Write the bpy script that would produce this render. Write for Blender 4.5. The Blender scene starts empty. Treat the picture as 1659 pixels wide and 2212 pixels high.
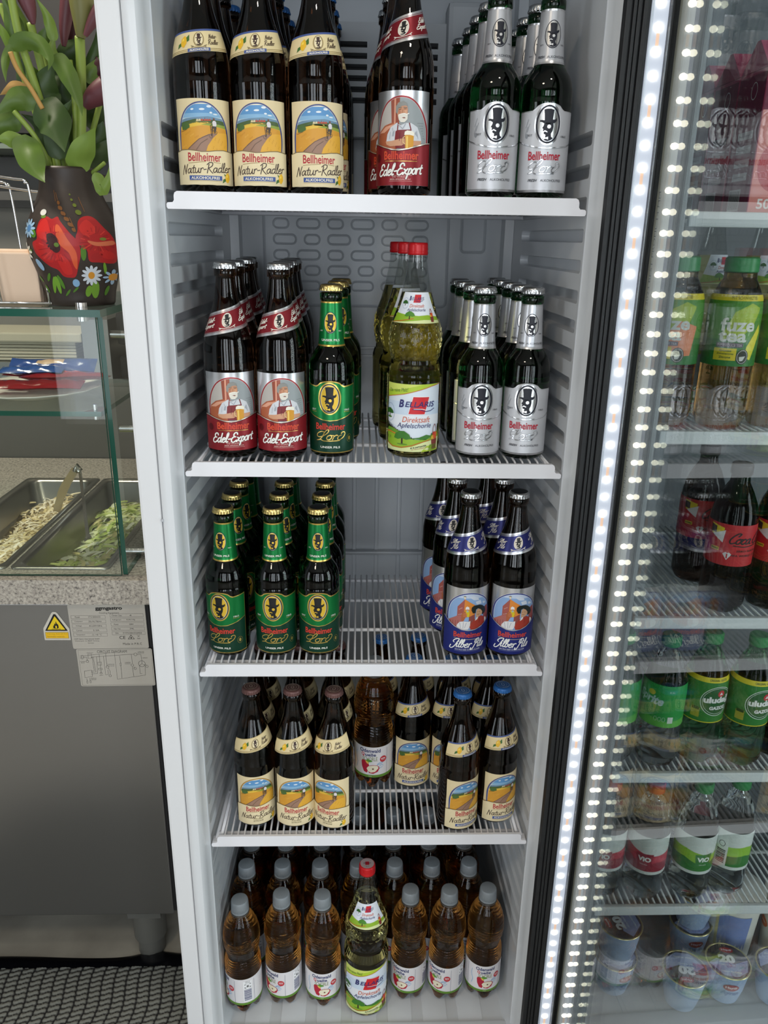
import bpy, bmesh, math, random
from mathutils import Vector, Matrix
from mathutils.geometry import tessellate_polygon
random.seed(7)
PI = math.pi
SC = bpy.context.scene
COL = SC.collection
# ---------------------------------------------------------------- camera
CAM = Vector((-0.0230, -1.0330, 1.5)); FPX = 1688.45
_p, _y, _r = math.radians(19.31), math.radians(2.037), math.radians(-0.982)
FWD = Vector((math.sin(_y)*math.cos(_p), math.cos(_y)*math.cos(_p), -math.sin(_p)))
_rt = Vector((math.cos(_y), -math.sin(_y), 0)); _dn = FWD.cross(_rt)
RT = _rt*math.cos(_r) + _dn*math.sin(_r); DN = _dn*math.cos(_r) - _rt*math.sin(_r)
cam_d = bpy.data.cameras.new('camera'); cam = bpy.data.objects.new('camera', cam_d); COL.objects.link(cam)
m = Matrix((( RT.x, -DN.x, -FWD.x, CAM.x), (RT.y, -DN.y, -FWD.y, CAM.y), (RT.z, -DN.z, -FWD.z, CAM.z), (0, 0, 0, 1)))
cam.matrix_world = m
cam_d.sensor_fit = 'HORIZONTAL'; cam_d.sensor_width = 36.0; cam_d.lens = 36.0*FPX/1659.0
cam_d.clip_start = 0.02; cam_d.clip_end = 50
SC.camera = cam
# ---------------------------------------------------------------- world, light, exposure
SC.view_settings.view_transform = 'Standard'; SC.view_settings.look = 'None'
SC.view_settings.gamma = 1; SC.view_settings.use_curve_mapping = False
SC.view_settings.exposure = -0.47
w = bpy.data.worlds.new('world'); SC.world = w; w.use_nodes = True
bg = w.node_tree.nodes['Background']; bg.inputs[0].default_value = (0.75, 0.86, 1.0, 1); bg.inputs[1].default_value = 1.2
def area(name, loc, rot, sx, sy, power, color):
    l = bpy.data.lights.new(name, 'AREA'); l.shape = 'RECTANGLE'; l.size = sx; l.size_y = sy
    l.energy = power; l.color = color
    o = bpy.data.objects.new(name, l); COL.objects.link(o); o.location = loc; o.rotation_euler = rot
    return o
WIN = [(-1.70, 0.36), (-0.78, 0.50), (-0.12, 0.50), (0.62, 0.13), (1.50, 0.80)]   # window openings in the wall behind the camera, the narrow one a light slit added for a thin bottle streak: x centre, width
for wx, ww in WIN:
    area('window_daylight', (wx, -3.42, 1.45), (PI/2, 0, 0), ww, 2.1, (34 if wx > -1.5 else 11)*ww/0.75, (0.88, 0.94, 1.0))
area('window_daylight', (2.88, -1.60, 1.35), (PI/2, 0, PI/2), 1.1, 2.1, 62, (0.90, 0.95, 1.0)); area('window_daylight', (-3.28, -2.10, 1.35), (PI/2, 0, -PI/2), 0.9, 2.1, 26, (0.90, 0.95, 1.0))
area('ceiling_lamp_or_fill', (-0.9, -1.7, 2.82), (0, 0, 0), 0.30, 0.30, 16, (1.0, 0.84, 0.66))
area('ceiling_lamp_or_fill', (0.35, -1.15, 2.82), (0, 0, 0), 0.16, 0.16, 8, (1.0, 0.93, 0.82))
area('ceiling_lamp_or_fill', (-1.15, 0.25, 2.82), (0, 0, 0), 0.30, 0.30, 42, (1.0, 0.90, 0.74))  # overhead fill added to brighten the salad and counter
cy = SC.cycles
cy.max_bounces = 12; cy.diffuse_bounces = 4; cy.glossy_bounces = 5; cy.transmission_bounces = 10; cy.transparent_max_bounces = 24
cy.caustics_reflective = False; cy.caustics_refractive = False; cy.sample_clamp_indirect = 3.0
cy.use_denoising = True; cy.blur_glossy = 0.5
# ---------------------------------------------------------------- helpers
def at(u, v, y):
    """the point where the sight line through photo pixel (u, v) meets the plane at depth y"""
    d = RT*((u-829.5)/FPX) + DN*((v-1106.0)/FPX) + FWD
    return CAM + d*((y-CAM.y)/d.y)
def lin(h):
    h = h.lstrip('#'); c = [int(h[i:i+2], 16)/255 for i in (0, 2, 4)]
    return tuple((x/12.92 if x <= 0.04045 else ((x+0.055)/1.055)**2.4) for x in c)
MATS = {}
def mat(name, col, rough=0.5, metal=0.0, trans=0.0, ior=1.45, emit=None, es=0.0, coat=0.0, sheen=0.0, spec=0.5):
    if name in MATS: return MATS[name]
    m = bpy.data.materials.new(name); m.use_nodes = True; b = m.node_tree.nodes['Principled BSDF']
    c = lin(col) if isinstance(col, str) else col
    b.inputs['Base Color'].default_value = (*c, 1); b.inputs['Roughness'].default_value = rough
    b.inputs['Metallic'].default_value = metal; b.inputs['IOR'].default_value = ior
    b.inputs['Transmission Weight'].default_value = trans; b.inputs['Coat Weight'].default_value = coat
    b.inputs['Specular IOR Level'].default_value = spec
    if emit: b.inputs['Emission Color'].default_value = (*lin(emit), 1); b.inputs['Emission Strength'].default_value = es
    MATS[name] = m; return m
def nodes(m): return m.node_tree.nodes, m.node_tree.links, m.node_tree.nodes['Principled BSDF']
def ink(h, metal=0.0, rough=0.45):
    """printing ink of one colour"""
    return mat('ink_%s_%d_%d' % (h, int(metal*100), int(rough*100)), h, rough, metal)
def mesh_obj(name, verts, faces, mats, parent=None, smooth=False, midx=None, auto=None):
    me = bpy.data.meshes.new(name); me.from_pydata([tuple(v) for v in verts], [], faces)
    for mm in (mats if isinstance(mats, (list, tuple)) else [mats]): me.materials.append(mm)
    if midx: me.polygons.foreach_set('material_index', midx)
    if smooth: me.polygons.foreach_set('use_smooth', [True]*len(me.polygons))
    me.update()
    if auto is not None:
        me.set_sharp_from_angle(angle=math.radians(auto))
    o = bpy.data.objects.new(name, me); COL.objects.link(o)
    if parent: o.parent = parent
    return o
class MB:
    """collects simple shapes into one mesh"""
    def __init__(s): s.v = []; s.f = []; s.mi = []; s.cur = 0
    def add(s, vs, fs, mi=None):
        n = len(s.v); s.v += [Vector(v) for v in vs]; s.f += [tuple(i+n for i in f) for f in fs]; s.mi += [s.cur if mi is None else mi]*len(fs); return s
    def box(s, x0, x1, y0, y1, z0, z1, mi=None):
        vs = [(x, y, z) for z in (z0, z1) for y in (y0, y1) for x in (x0, x1)]
        return s.add(vs, [(0, 2, 3, 1), (4, 5, 7, 6), (0, 1, 5, 4), (2, 6, 7, 3), (0, 4, 6, 2), (1, 3, 7, 5)], mi)
    def bbox(s, x0, x1, y0, y1, z0, z1, b=0.002, mi=None):
        """box with chamfered edges"""
        bm = bmesh.new(); bmesh.ops.create_cube(bm, size=1)
        for v in bm.verts: v.co = Vector(((x0+x1)/2+v.co.x*(x1-x0), (y0+y1)/2+v.co.y*(y1-y0), (z0+z1)/2+v.co.z*(z1-z0)))
        bmesh.ops.bevel(bm, geom=list(bm.edges), offset=b, segments=2, affect='EDGES', profile=0.6)
        bm.verts.index_update(); vs = [v.co.copy() for v in bm.verts]; fs = [tuple(v.index for v in f.verts) for f in bm.faces]; bm.free()
        return s.add(vs, fs, mi)
    def tube(s, pts, r, n=8, closed=False, mi=None, caps=True):
        pts = [Vector(p) for p in pts]; N = len(pts); rr = r if isinstance(r, (list, tuple)) else [r]*N
        vs = []; prev = None
        for i, p in enumerate(pts):
            a = pts[(i-1) % N] if (closed or i > 0) else p; b = pts[(i+1) % N] if (closed or i < N-1) else p
            t = (b-a).normalized()
            if prev is None:
                up = Vector((0, 0, 1)) if abs(t.z) < 0.9 else Vector((1, 0, 0)); nx = t.cross(up).normalized()
            else:
                nx = (prev - t*prev.dot(t)).normalized()
            prev = nx; ny = t.cross(nx)
            for k in range(n):
                an = 2*PI*k/n; vs.append(p + (nx*math.cos(an)+ny*math.sin(an))*rr[i])
        fs = []
        for i in range(N if closed else N-1):
            for k in range(n):
                a = i*n+k; b = i*n+(k+1) % n; c = ((i+1) % N)*n+(k+1) % n; d = ((i+1) % N)*n+k; fs.append((a, b, c, d))
        if not closed and caps: fs += [tuple(range(n-1, -1, -1)), tuple((N-1)*n+k for k in range(n))]
        return s.add(vs, fs, mi)
    def prism(s, poly, axis, a0, a1, mi=None):
        """extrude a 2-D outline along an axis"""
        def P(p, a): return {'x': (a, p[0], p[1]), 'y': (p[0], a, p[1]), 'z': (p[0], p[1], a)}[axis]
        n = len(poly); vs = [P(p, a0) for p in poly]+[P(p, a1) for p in poly]
        return s.add(vs, [tuple(range(n)), tuple(range(2*n-1, n-1, -1))]+[(i, n+i, n+(i+1) % n, (i+1) % n) for i in range(n)], mi)
    def lathe(s, prof, seg=48, cx=0, cy=0, rf=None, mi=None, z0=0):
        vs = []; fs = []
        for (z, r) in prof:
            for k in range(seg):
                th = 2*PI*k/seg; R, Z = (r, z) if rf is None else rf(r, z, th)
                vs.append((cx+R*math.sin(th), cy-R*math.cos(th), z0+Z))
        for i in range(len(prof)-1):
            for k in range(seg):
                fs.append((i*seg+k, i*seg+(k+1) % seg, (i+1)*seg+(k+1) % seg, (i+1)*seg+k))
        fs += [tuple(range(seg-1, -1, -1)), tuple((len(prof)-1)*seg+k for k in range(seg))]
        return s.add(vs, fs, mi)
    def xf(s, M, start=0):
        for i in range(start, len(s.v)): s.v[i] = M @ s.v[i]
        return s
    def build(s, name, mats, parent=None, smooth=False, auto=None):
        return mesh_obj(name, s.v, s.f, mats, parent, smooth or auto is not None, s.mi if isinstance(mats, (list, tuple)) else None, auto)
def thing(name, label, cat, loc=(0, 0, 0), rz=0, group=None):
    o = bpy.data.objects.new(name, None); COL.objects.link(o); o.empty_display_size = 0.05
    o.location = loc; o.rotation_euler = (0, 0, rz); o['label'] = label; o['category'] = cat
    if group: o['group'] = group
    return o
def tag(o, label, cat, group=None):
    o['label'] = label; o['category'] = cat
    if group: o['group'] = group
    return o
def struct(o): o['kind'] = 'structure'; return o
def copy_tree(o, parent=None):
    c = o.copy(); COL.objects.link(c); c.parent = parent
    for ch in o.children: copy_tree(ch, c)
    return c
def smoothpath(pts, n=6, closed=False):
    """Catmull-Rom through points of any dimension"""
    P = [tuple(p) for p in pts]; N = len(P)
    if N < 3: return P
    out = []; rng = range(N) if closed else range(N-1)
    for i in rng:
        if closed: p0, p1, p2, p3 = P[(i-1) % N], P[i], P[(i+1) % N], P[(i+2) % N]
        else: p0, p1, p2, p3 = P[max(i-1, 0)], P[i], P[i+1], P[min(i+2, N-1)]
        for k in range(n):
            t = k/n
            out.append(tuple(0.5*((2*b)+(-a+c)*t+(2*a-5*b+4*c-d)*t*t+(-a+3*b-3*c+d)*t**3) for a, b, c, d in zip(p0, p1, p2, p3)))
    if not closed: out.append(P[-1])
    return out
def resample(prof, step):
    out = []
    for (z0, r0), (z1, r1) in zip(prof[:-1], prof[1:]):
        n = max(1, int(math.ceil(math.hypot(z1-z0, r1-r0)/step)))
        for k in range(n): out.append((z0+(z1-z0)*k/n, r0+(r1-r0)*k/n))
    out.append(prof[-1]); return out
def R_at(prof, z):
    for (z0, r0), (z1, r1) in zip(prof[:-1], prof[1:]):
        if z0 <= z <= z1 and z1 > z0: return r0+(r1-r0)*(z-z0)/(z1-z0)
    return prof[0][1] if z < prof[0][0] else prof[-1][1]
# ---------------------------------------------------------------- flat artwork that wraps round a surface
_TX = {}
def text_tris(body, bold=0.0, shear=0.0):
    key = (body, bold, shear)
    if key in _TX: return _TX[key]
    c = bpy.data.curves.new('t', 'FONT'); c.body = body; c.size = 1; c.offset = bold; c.shear = shear
    c.resolution_u = 3; c.fill_mode = 'BOTH'
    o = bpy.data.objects.new('t', c); COL.objects.link(o)
    me = bpy.data.meshes.new_from_object(o.evaluated_get(bpy.context.evaluated_depsgraph_get()))
    vs = [(v.co.x, v.co.y) for v in me.vertices]; fs = [tuple(p.vertices) for p in me.polygons]
    bpy.data.objects.remove(o); bpy.data.curves.remove(c); bpy.data.meshes.remove(me)
    xs = [v[0] for v in vs] or [0, 1]; ys = [v[1] for v in vs] or [0, 1]
    _TX[key] = (vs, fs, (min(xs), max(xs), min(ys), max(ys))); return _TX[key]
def clip(poly, conv):
    """clip a polygon to a convex outline"""
    A = sum(conv[i][0]*conv[(i+1) % len(conv)][1]-conv[(i+1) % len(conv)][0]*conv[i][1] for i in range(len(conv)))
    if A < 0: conv = conv[::-1]
    out = list(poly)
    for i in range(len(conv)):
        a, b = conv[i], conv[(i+1) % len(conv)]
        def ins(p): return (b[0]-a[0])*(p[1]-a[1])-(b[1]-a[1])*(p[0]-a[0]) >= -1e-12
        inp, out = out, []
        for j in range(len(inp)):
            p, q = inp[j-1], inp[j]
            if ins(q) != ins(p):
                d1 = (b[0]-a[0])*(p[1]-a[1])-(b[1]-a[1])*(p[0]-a[0]); d2 = (b[0]-a[0])*(q[1]-a[1])-(b[1]-a[1])*(q[0]-a[0])
                t = d1/(d1-d2); out.append((p[0]+(q[0]-p[0])*t, p[1]+(q[1]-p[1])*t))
            if ins(q): out.append(q)
        if not out: return []
    return out
def ell(cx, cy, rx, ry, n=32, a0=0, a1=2*PI):
    full = abs(a1-a0-2*PI) < 1e-6
    return [(cx+rx*math.cos(a0+(a1-a0)*k/(n if full else n-1)), cy+ry*math.sin(a0+(a1-a0)*k/(n if full else n-1))) for k in range(n)]
FONT = {
 'a': ([[(.75,.85),(.45,1),(.12,.75),(.05,.3),(.25,0),(.55,.2),(.75,.8)],[(.78,.95),(.75,.4),(.85,.05),(1.05,.1)]],1.05),
 'd': ([[(.75,.85),(.45,1),(.1,.75),(.05,.3),(.25,0),(.55,.15),(.75,.6)],[(.88,2.0),(.78,1),(.75,.3),(.85,.02),(1.05,.1)]],1.05),
 'D': ([[(.45,.95),(.12,.75),(.1,.2),(.4,-.02),(.85,.45),(.98,1.2),(.7,1.65),(.35,1.5),(.4,1.25)]],1.0),
 'e': ([[(.1,.5),(.5,.6),(.65,.85),(.45,1.02),(.15,.8),(.05,.4),(.2,.05),(.5,0),(.8,.25)]],.85),
 'l': ([[(.1,.6),(.4,1.5),(.35,2.05),(.15,1.8),(.08,.8),(.15,.1),(.35,0),(.5,.15)]],.52),
 'r': ([[(.1,.95),(.14,.5),(.1,0)],[(.12,.6),(.3,.92),(.5,1.02),(.65,.9)]],.7),
 't': ([[(.35,1.6),(.24,.8),(.25,.15),(.4,0),(.6,.1)],[(-.05,1.05),(.3,1.08),(.62,1.12)]],.66),
 'u': ([[(.08,1),(.05,.4),(.2,.02),(.5,.1),(.7,.6),(.76,1)],[(.76,1),(.72,.4),(.85,.02),(1,.08)]],1.05),
 'N': ([[(.05,-.2),(.2,.9),(.35,1.8)],[(.35,1.8),(.6,.9),(.85,-.1)],[(.85,-.1),(.95,1),(1.15,1.9)]],1.3),
 'R': ([[(.3,1.8),(.22,1),(.12,-.1)],[(-.1,1.7),(.4,2.15),(1.0,2.05),(1.0,1.5),(.6,1.1),(.22,1)],[(.3,1.0),(.7,.4),(1.25,-.15)]],1.3),
 '-': ([[(.05,.65),(.3,.68),(.55,.72)]],.7),
 'E': ([[(1.15,1.6),(1.0,1.95),(.6,2.0),(.35,1.65),(.5,1.2),(.85,1.1)],[(.85,1.1),(.35,1.05),(.05,.6),(.15,.1),(.6,-.05),(1.15,.35)]],1.22),
 'x': ([[(.05,.95),(.3,.8),(.5,.2),(.82,.05)],[(.78,1),(.38,.5),(.0,0)]],.88),
 'p': ([[(.25,1),(.12,0),(0,-.8)],[(.18,.6),(.4,1),(.7,.85),(.7,.3),(.4,0),(.15,.2)]],.9),
 'o': ([[(.4,1),(.1,.75),(.08,.25),(.35,0),(.65,.2),(.7,.7),(.4,1),(.6,.95),(.9,.95)]],.85),
 'S': ([[(.35,1.05),(.05,1.3),(.25,1.8),(.8,2.15),(1.2,2.0),(1.0,1.2),(.78,.2),(.3,-.55),(-.25,-.5),(-.2,.2)]],1.05),
 'i': ([[(.12,1),(.1,.3),(.2,0),(.42,.15)],[(.2,1.4),(.24,1.48)]],.48),
 'b': ([[(.1,.6),(.4,1.5),(.35,2.05),(.15,1.8),(.1,.3),(.3,0),(.6,.2),(.6,.7),(.42,.85),(.7,.8)]],.85),
 's': ([[(.1,.3),(.45,1.0),(.55,.35),(.3,0),(0,.12)]],.65),
 'P': ([[(.55,1.9),(.4,.9),(.1,-.3),(-.25,-.6),(-.35,-.1)],[(.1,1.2),(.15,1.9),(.7,2.15),(1.05,1.75),(.8,1.1),(.45,1.0)]],1.0),
 'L': ([[(-.05,1.65),(-.5,1.75),(-.95,1.3),(-.95,.75),(-.55,.5),(.0,.8),(.45,1.5),(.5,2.1),(.2,2.1),(.0,1.5),(-.1,.6),(-.35,-.05),(-.75,-.25)],[(-.75,-.25),(-.2,-.05),(.3,-.3),(1.2,-.28),(2.6,-.2)]],.55),
 'C': ([[(.9,1.5),(1.1,2.0),(.6,2.05),(.1,1.3),(.0,.5),(.35,0),(1.0,.25)]],.95),
 'c': ([[(.65,.85),(.4,1.02),(.1,.7),(.08,.25),(.35,0),(.75,.25)]],.75),
 ' ': ([],.4)}
class Art:
    LAY = 0.00011
    def __init__(s): s.v = []; s.f = []; s.m = []; s.mats = []
    def mi(s, m):
        if m not in s.mats: s.mats.append(m)
        return s.mats.index(m)
    def raw(s, vs, fs, m, L):
        n = len(s.v); s.v += [(a, b, L*s.LAY) for a, b in vs]; s.f += [tuple(i+n for i in f) for f in fs]; s.m += [s.mi(m)]*len(fs)
    def poly(s, pts, m, L=0, holes=(), clp=None):
        if clp: pts = clip(pts, clp)
        if len(pts) < 3: return
        loops = [[Vector((p[0], p[1], 0)) for p in lp] for lp in [pts]+list(holes)]
        tr = tessellate_polygon(loops); fl = [tuple(p) for lp in [pts]+list(holes) for p in lp]
        out = []
        for a, b, c in tr:
            A, B, C_ = fl[a], fl[b], fl[c]; cr = (B[0]-A[0])*(C_[1]-A[1])-(B[1]-A[1])*(C_[0]-A[0])
            if abs(cr) > 1e-14: out.append((a, b, c) if cr > 0 else (a, c, b))
        s.raw(fl, out, m, L)
    def rect(s, x0, x1, y0, y1, m, L=0, clp=None): s.poly([(x0, y0), (x1, y0), (x1, y1), (x0, y1)], m, L, clp=clp)
    def ell(s, cx, cy, rx, ry, m, L=0, n=32, clp=None): s.poly(ell(cx, cy, rx, ry, n), m, L, clp=clp)
    def ring(s, cx, cy, rx, ry, wd, m, L=0, n=36): s.poly(ell(cx, cy, rx, ry, n), m, L, holes=[ell(cx, cy, rx-wd, ry-wd, n)])
    def line(s, pts, wd, m, L=0, caps=True):
        """one continuous band along a polyline, with rounded ends"""
        P = [pts[0]]
        for p in pts[1:]:
            if math.hypot(p[0]-P[-1][0], p[1]-P[-1][1]) > 1e-7: P.append(p)
        if len(P) < 2: return
        s.bump = getattr(s, 'bump', 0)+1; L = L+.003*(s.bump % 90); h = wd/2; vs = []; fs = []
        for i, p in enumerate(P):
            a = P[max(i-1, 0)]; b = P[min(i+1, len(P)-1)]
            d1 = Vector((p[0]-a[0], p[1]-a[1])); d2 = Vector((b[0]-p[0], b[1]-p[1]))
            d1 = d1.normalized() if i else d2.normalized(); d2 = d2.normalized() if i < len(P)-1 else d1
            t = d1+d2
            t = t.normalized() if t.length > .2 else d1
            k = 1/max(.85, t.dot(d1)); nx, ny = -t.y*h*k, t.x*h*k; vs += [(p[0]-nx, p[1]-ny), (p[0]+nx, p[1]+ny)]
        for i in range(len(P)-1): fs.append((2*i, 2*i+2, 2*i+3, 2*i+1))
        if caps:
            for i, j, sg in ((0, 1, 1), (len(P)-1, len(P)-2, -1)):
                d = Vector((P[j][0]-P[i][0], P[j][1]-P[i][1])).normalized(); a0 = math.atan2(d.y, d.x)+PI; n = len(vs)
                vs += [(P[i][0]+h*math.cos(a0+q), P[i][1]+h*math.sin(a0+q)) for q in (-PI/3, 0, PI/3)]
                fs.append((2*i, 2*i+1, n, n+1, n+2) if sg > 0 else (2*i+1, 2*i, n, n+1, n+2))
        s.raw(vs, fs, m, L)
    def text(s, body, cx, cy, w, h, m, L=1, bold=0.0, shear=0.0, fn=None, rot=0.0):
        """text fitted into a box w x h round (cx, cy)"""
        vs, fs, (x0, x1, y0, y1) = text_tris(body, bold, shear); ca, sa = math.cos(rot), math.sin(rot); out = []
        for x, y in vs:
            a = ((x-x0)/(x1-x0)-0.5)*w; b = ((y-y0)/(y1-y0)-0.5)*h; a, b = a*ca-b*sa, a*sa+b*ca
            p = (cx+a, cy+b); out.append(fn(*p) if fn else p)
        s.raw(out, fs, m, L)
    def script(s, body, cx, cy, w, h, wd, m, L=1, slant=0.18, rot=0.0, ymin=0.0, ymax=2.0, outline=None, ow=0):
        x = 0; st = []
        for ch in body:
            strokes, adv = FONT[ch]
            for k in strokes: st.append([(p[0]+x+p[1]*slant, p[1]) for p in smoothpath(k, 5)])
            x += adv
        xs = [p[0] for k in st for p in k]; x0, x1 = min(xs), max(xs); ca, sa = math.cos(rot), math.sin(rot)
        for k in st:
            pp = []
            for px, py in k:
                a = ((px-x0)/(x1-x0)-0.5)*w; b = ((py-ymin)/(ymax-ymin)-0.5)*h; pp.append((cx+a*ca-b*sa, cy+a*sa+b*ca))
            if outline: s.line(pp, wd+2*ow, outline, L-1)
            s.line(pp, wd, m, L)
    def mesh(s, name, surf=None, ds=0.003, dt=0.0, M=None, off=0.0003):
        bm = bmesh.new(); vs = [bm.verts.new(v) for v in s.v]
        for f, mi in zip(s.f, s.m):
            try: fc = bm.faces.new([vs[i] for i in f]); fc.material_index = mi
            except ValueError: pass
        if surf:
            xs = [v[0] for v in s.v]; ys = [v[1] for v in s.v]
            for step, ax, lo, hi in ((ds, 0, min(xs), max(xs)), (dt, 1, min(ys), max(ys))):
                if not step: continue
                k = math.ceil(lo/step)
                while k*step < hi:
                    co = Vector((0, 0, 0)); co[ax] = k*step; no = Vector((0, 0, 0)); no[ax] = 1
                    bmesh.ops.bisect_plane(bm, geom=list(bm.verts)+list(bm.edges)+list(bm.faces), dist=1e-7, plane_co=co, plane_no=no); k += 1
            bm.verts.index_update(); N = []
            for v in bm.verts:
                p, n = surf(v.co.x, v.co.y, v.co.z+off); v.co = p; N.append(n)
        me = bpy.data.meshes.new(name); bm.to_mesh(me); bm.free()
        for mm in s.mats: me.materials.append(mm)
        if surf:
            me.polygons.foreach_set('use_smooth', [True]*len(me.polygons)); me.normals_split_custom_set_from_vertices([tuple(n) for n in N])
        if M is not None: me.transform(M)
        return me
    def build(s, name, parent=None, **k):
        me = s.mesh(name, **k); o = bpy.data.objects.new(name, me); COL.objects.link(o)
        if parent: o.parent = parent
        return o
def wrap(prof, rref, tilt=0.0, rot=0.0):
    """surface of revolution: s runs round it, t is the height"""
    def f(s_, t, o):
        t2 = t+tilt*s_; th = s_/rref+rot; r = R_at(prof, t2); dr = (R_at(prof, t2+0.002)-R_at(prof, t2-0.002))/0.004
        n = Vector((math.sin(th), -math.cos(th), -dr)).normalized()
        return Vector((r*math.sin(th), -r*math.cos(th), t2))+n*o, n
    return f
def rd(cx, y0, t0, kx, ky, r, c=0.0, tilt=0.0):
    """reader for label measurements taken off a magnified view: returns (s, t) on the label"""
    def f(px, py):
        a = max(-0.999, min(0.999, (px-cx)*kx/r)); th = math.asin(a)
        return (r*th, t0+(y0-(py+c*(1-math.cos(th))-tilt*(px-cx)))*ky)
    return f
# ---------------------------------------------------------------- materials
WHITE = mat('white_enamel', '#dfe0e2', 0.28, coat=0.3); LINER = mat('fridge_plastic', '#d9dcdf', 0.30, coat=0.15)
SHELFW = mat('shelf_plastic', '#e6e6ea', 0.28); BLACKR = mat('black_rubber', '#17181a', 0.55); BLK = mat('black_plastic', '#0d0e10', 0.4)
CHROME = mat('polished_steel', '#d5d5d5', 0.12, 1.0); STEEL = mat('brushed_steel', '#a6a6a4', 0.32, 1.0); ALU = mat('aluminium', '#b5b2aa', 0.35, 0.9)
SILVER = mat('silver_foil', '#d6d6d8', 0.28, 0.85); GOLD = mat('gold_foil', '#e3c268', 0.28, 0.85)
GREENF = mat('green_foil', '#127a3c', 0.30, 0.55); DKGREEN = mat('dark_green_foil', '#0a3a28', 0.35, 0.3)
REDF = mat('red_foil', '#8d1e26', 0.30, 0.45); BLUEF = mat('blue_foil', '#262f78', 0.30, 0.4)
CAPS = mat('cap_silver', '#c9c9c9', 0.22, 0.95); CAPG = mat('cap_gold', '#dcc27c', 0.25, 0.95); CAPBL = mat('cap_blue', '#2f6bb0', 0.35, 0.2)
CAPBR = mat('cap_brown', '#694a46', 0.4, 0.3); CAPK = mat('cap_black', '#16181a', 0.35, 0.2)
SCREWGREY = mat('grey_cap_plastic', '#8b9297', 0.35, 0.1); SCREWRED = mat('red_cap_enamel', '#c8171f', 0.3, 0.1)
BROWNG = mat('brown_bottle_glass', (0.050, 0.020, 0.008), 0.02, trans=1.0, ior=1.42)
GREENG = mat('green_bottle_glass', (0.010, 0.085, 0.022), 0.02, trans=1.0, ior=1.42)
CLEARG = mat('clear_bottle_glass', (0.97, 0.98, 0.97), 0.0, trans=1.0, ior=1.12)
JUICE = mat('apple_juice', (0.90, 0.80, 0.30), 0.0, trans=1.0, ior=1.33)
AMBER = mat('amber_juice_in_plastic', (0.74, 0.33, 0.075), 0.02, trans=1.0, ior=1.33)
def pane_material(name, tint, f0=0.04):
    m = bpy.data.materials.new(name); m.use_nodes = True; nt = m.node_tree; nt.nodes.clear()
    out = nt.nodes.new('ShaderNodeOutputMaterial'); mx = nt.nodes.new('ShaderNodeMixShader')
    tr = nt.nodes.new('ShaderNodeBsdfTransparent'); tr.inputs[0].default_value = (*tint, 1)
    gl = nt.nodes.new('ShaderNodeBsdfGlossy'); gl.inputs['Roughness'].default_value = 0.0; gl.inputs[0].default_value = (1, 1, 1, 1)
    ge = nt.nodes.new('ShaderNodeNewGeometry'); dt = nt.nodes.new('ShaderNodeVectorMath'); dt.operation = 'DOT_PRODUCT'
    nt.links.new(ge.outputs['Normal'], dt.inputs[0]); nt.links.new(ge.outputs['Incoming'], dt.inputs[1])
    def mt(op, a, b):
        n = nt.nodes.new('ShaderNodeMath'); n.operation = op
        for i, x in enumerate((a, b)):
            if x is None: continue
            if isinstance(x, (int, float)): n.inputs[i].default_value = x
            else: nt.links.new(x, n.inputs[i])
        return n.outputs[0]
    a = mt('ABSOLUTE', dt.outputs['Value'], None); b = mt('SUBTRACT', 1.0, a); p = mt('POWER', b, 5.0); q = mt('MULTIPLY', p, 1-f0); r = mt('ADD', q, f0)
    nt.links.new(r, mx.inputs[0]); nt.links.new(tr.outputs[0], mx.inputs[1]); nt.links.new(gl.outputs[0], mx.inputs[2]); nt.links.new(mx.outputs[0], out.inputs[0])
    MATS[name] = m; return m
PANE = pane_material('clear_pane', (0.97, 0.985, 0.975)); EDGE = mat('glass_edge_green', '#1c5546', 0.15, trans=0.0, coat=0.5)
NECKP = pane_material('bottle_neck_glass', (0.84, 0.86, 0.85), 0.06)
DPANE = pane_material('door_pane', (0.915, 0.935, 0.93))
PANE2 = pane_material('greenish_pane', (0.95, 0.975, 0.96))
def pane_box(name, x0, x1, y0, y1, z0, z1, parent, thin, pm=PANE, em=EDGE):
    """glass sheet: clear faces, green edges; thin = axis of the thickness"""
    b = MB(); b.box(x0, x1, y0, y1, z0, z1)
    ax = {'z': (0, 1), 'y': (2, 3), 'x': (4, 5)}[thin]; b.mi = [0 if i in ax else 1 for i in range(6)]
    return b.build(name, [pm, em], parent)
# ---------------------------------------------------------------- bottle outlines (height, radius)
P_NRW = [(0, .0290), (.003, .0325), (.008, .0342), (.118, .0342), (.1205, .0346), (.1225, .0346), (.125, .0341), (.148, .0336), (.160, .0318), (.170, .0290), (.180, .0256), (.190, .0220),
         (.200, .0188), (.210, .0164), (.222, .0143), (.235, .0128), (.2385, .0127), (.2393, .0147), (.2475, .0149), (.249, .0128)]
P_LONG = [(0, .0265), (.003, .0295), (.007, .0311), (.1055, .0311), (.1065, .0314), (.109, .0314), (.110, .0311), (.124, .0307), (.132, .0292), (.139, .0262), (.145, .0222), (.150, .0186),
          (.154, .0172), (.170, .0160), (.2095, .0137), (.2105, .0150), (.219, .0151), (.2205, .0130)]
P_JUICE = [(0, .030), (.004, .0355), (.009, .0368), (.014, .0375), (.108, .0375), (.1125, .0379), (.1145, .0379), (.117, .0372), (.124, .0350), (.129, .0330), (.134, .0325), (.140, .0335), (.150, .0354),
           (.160, .0361), (.168, .0357), (.178, .0342), (.190, .0303), (.202, .0257), (.222, .0200), (.235, .0170), (.250, .0140), (.262, .0121), (.2695, .0116)]
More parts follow.
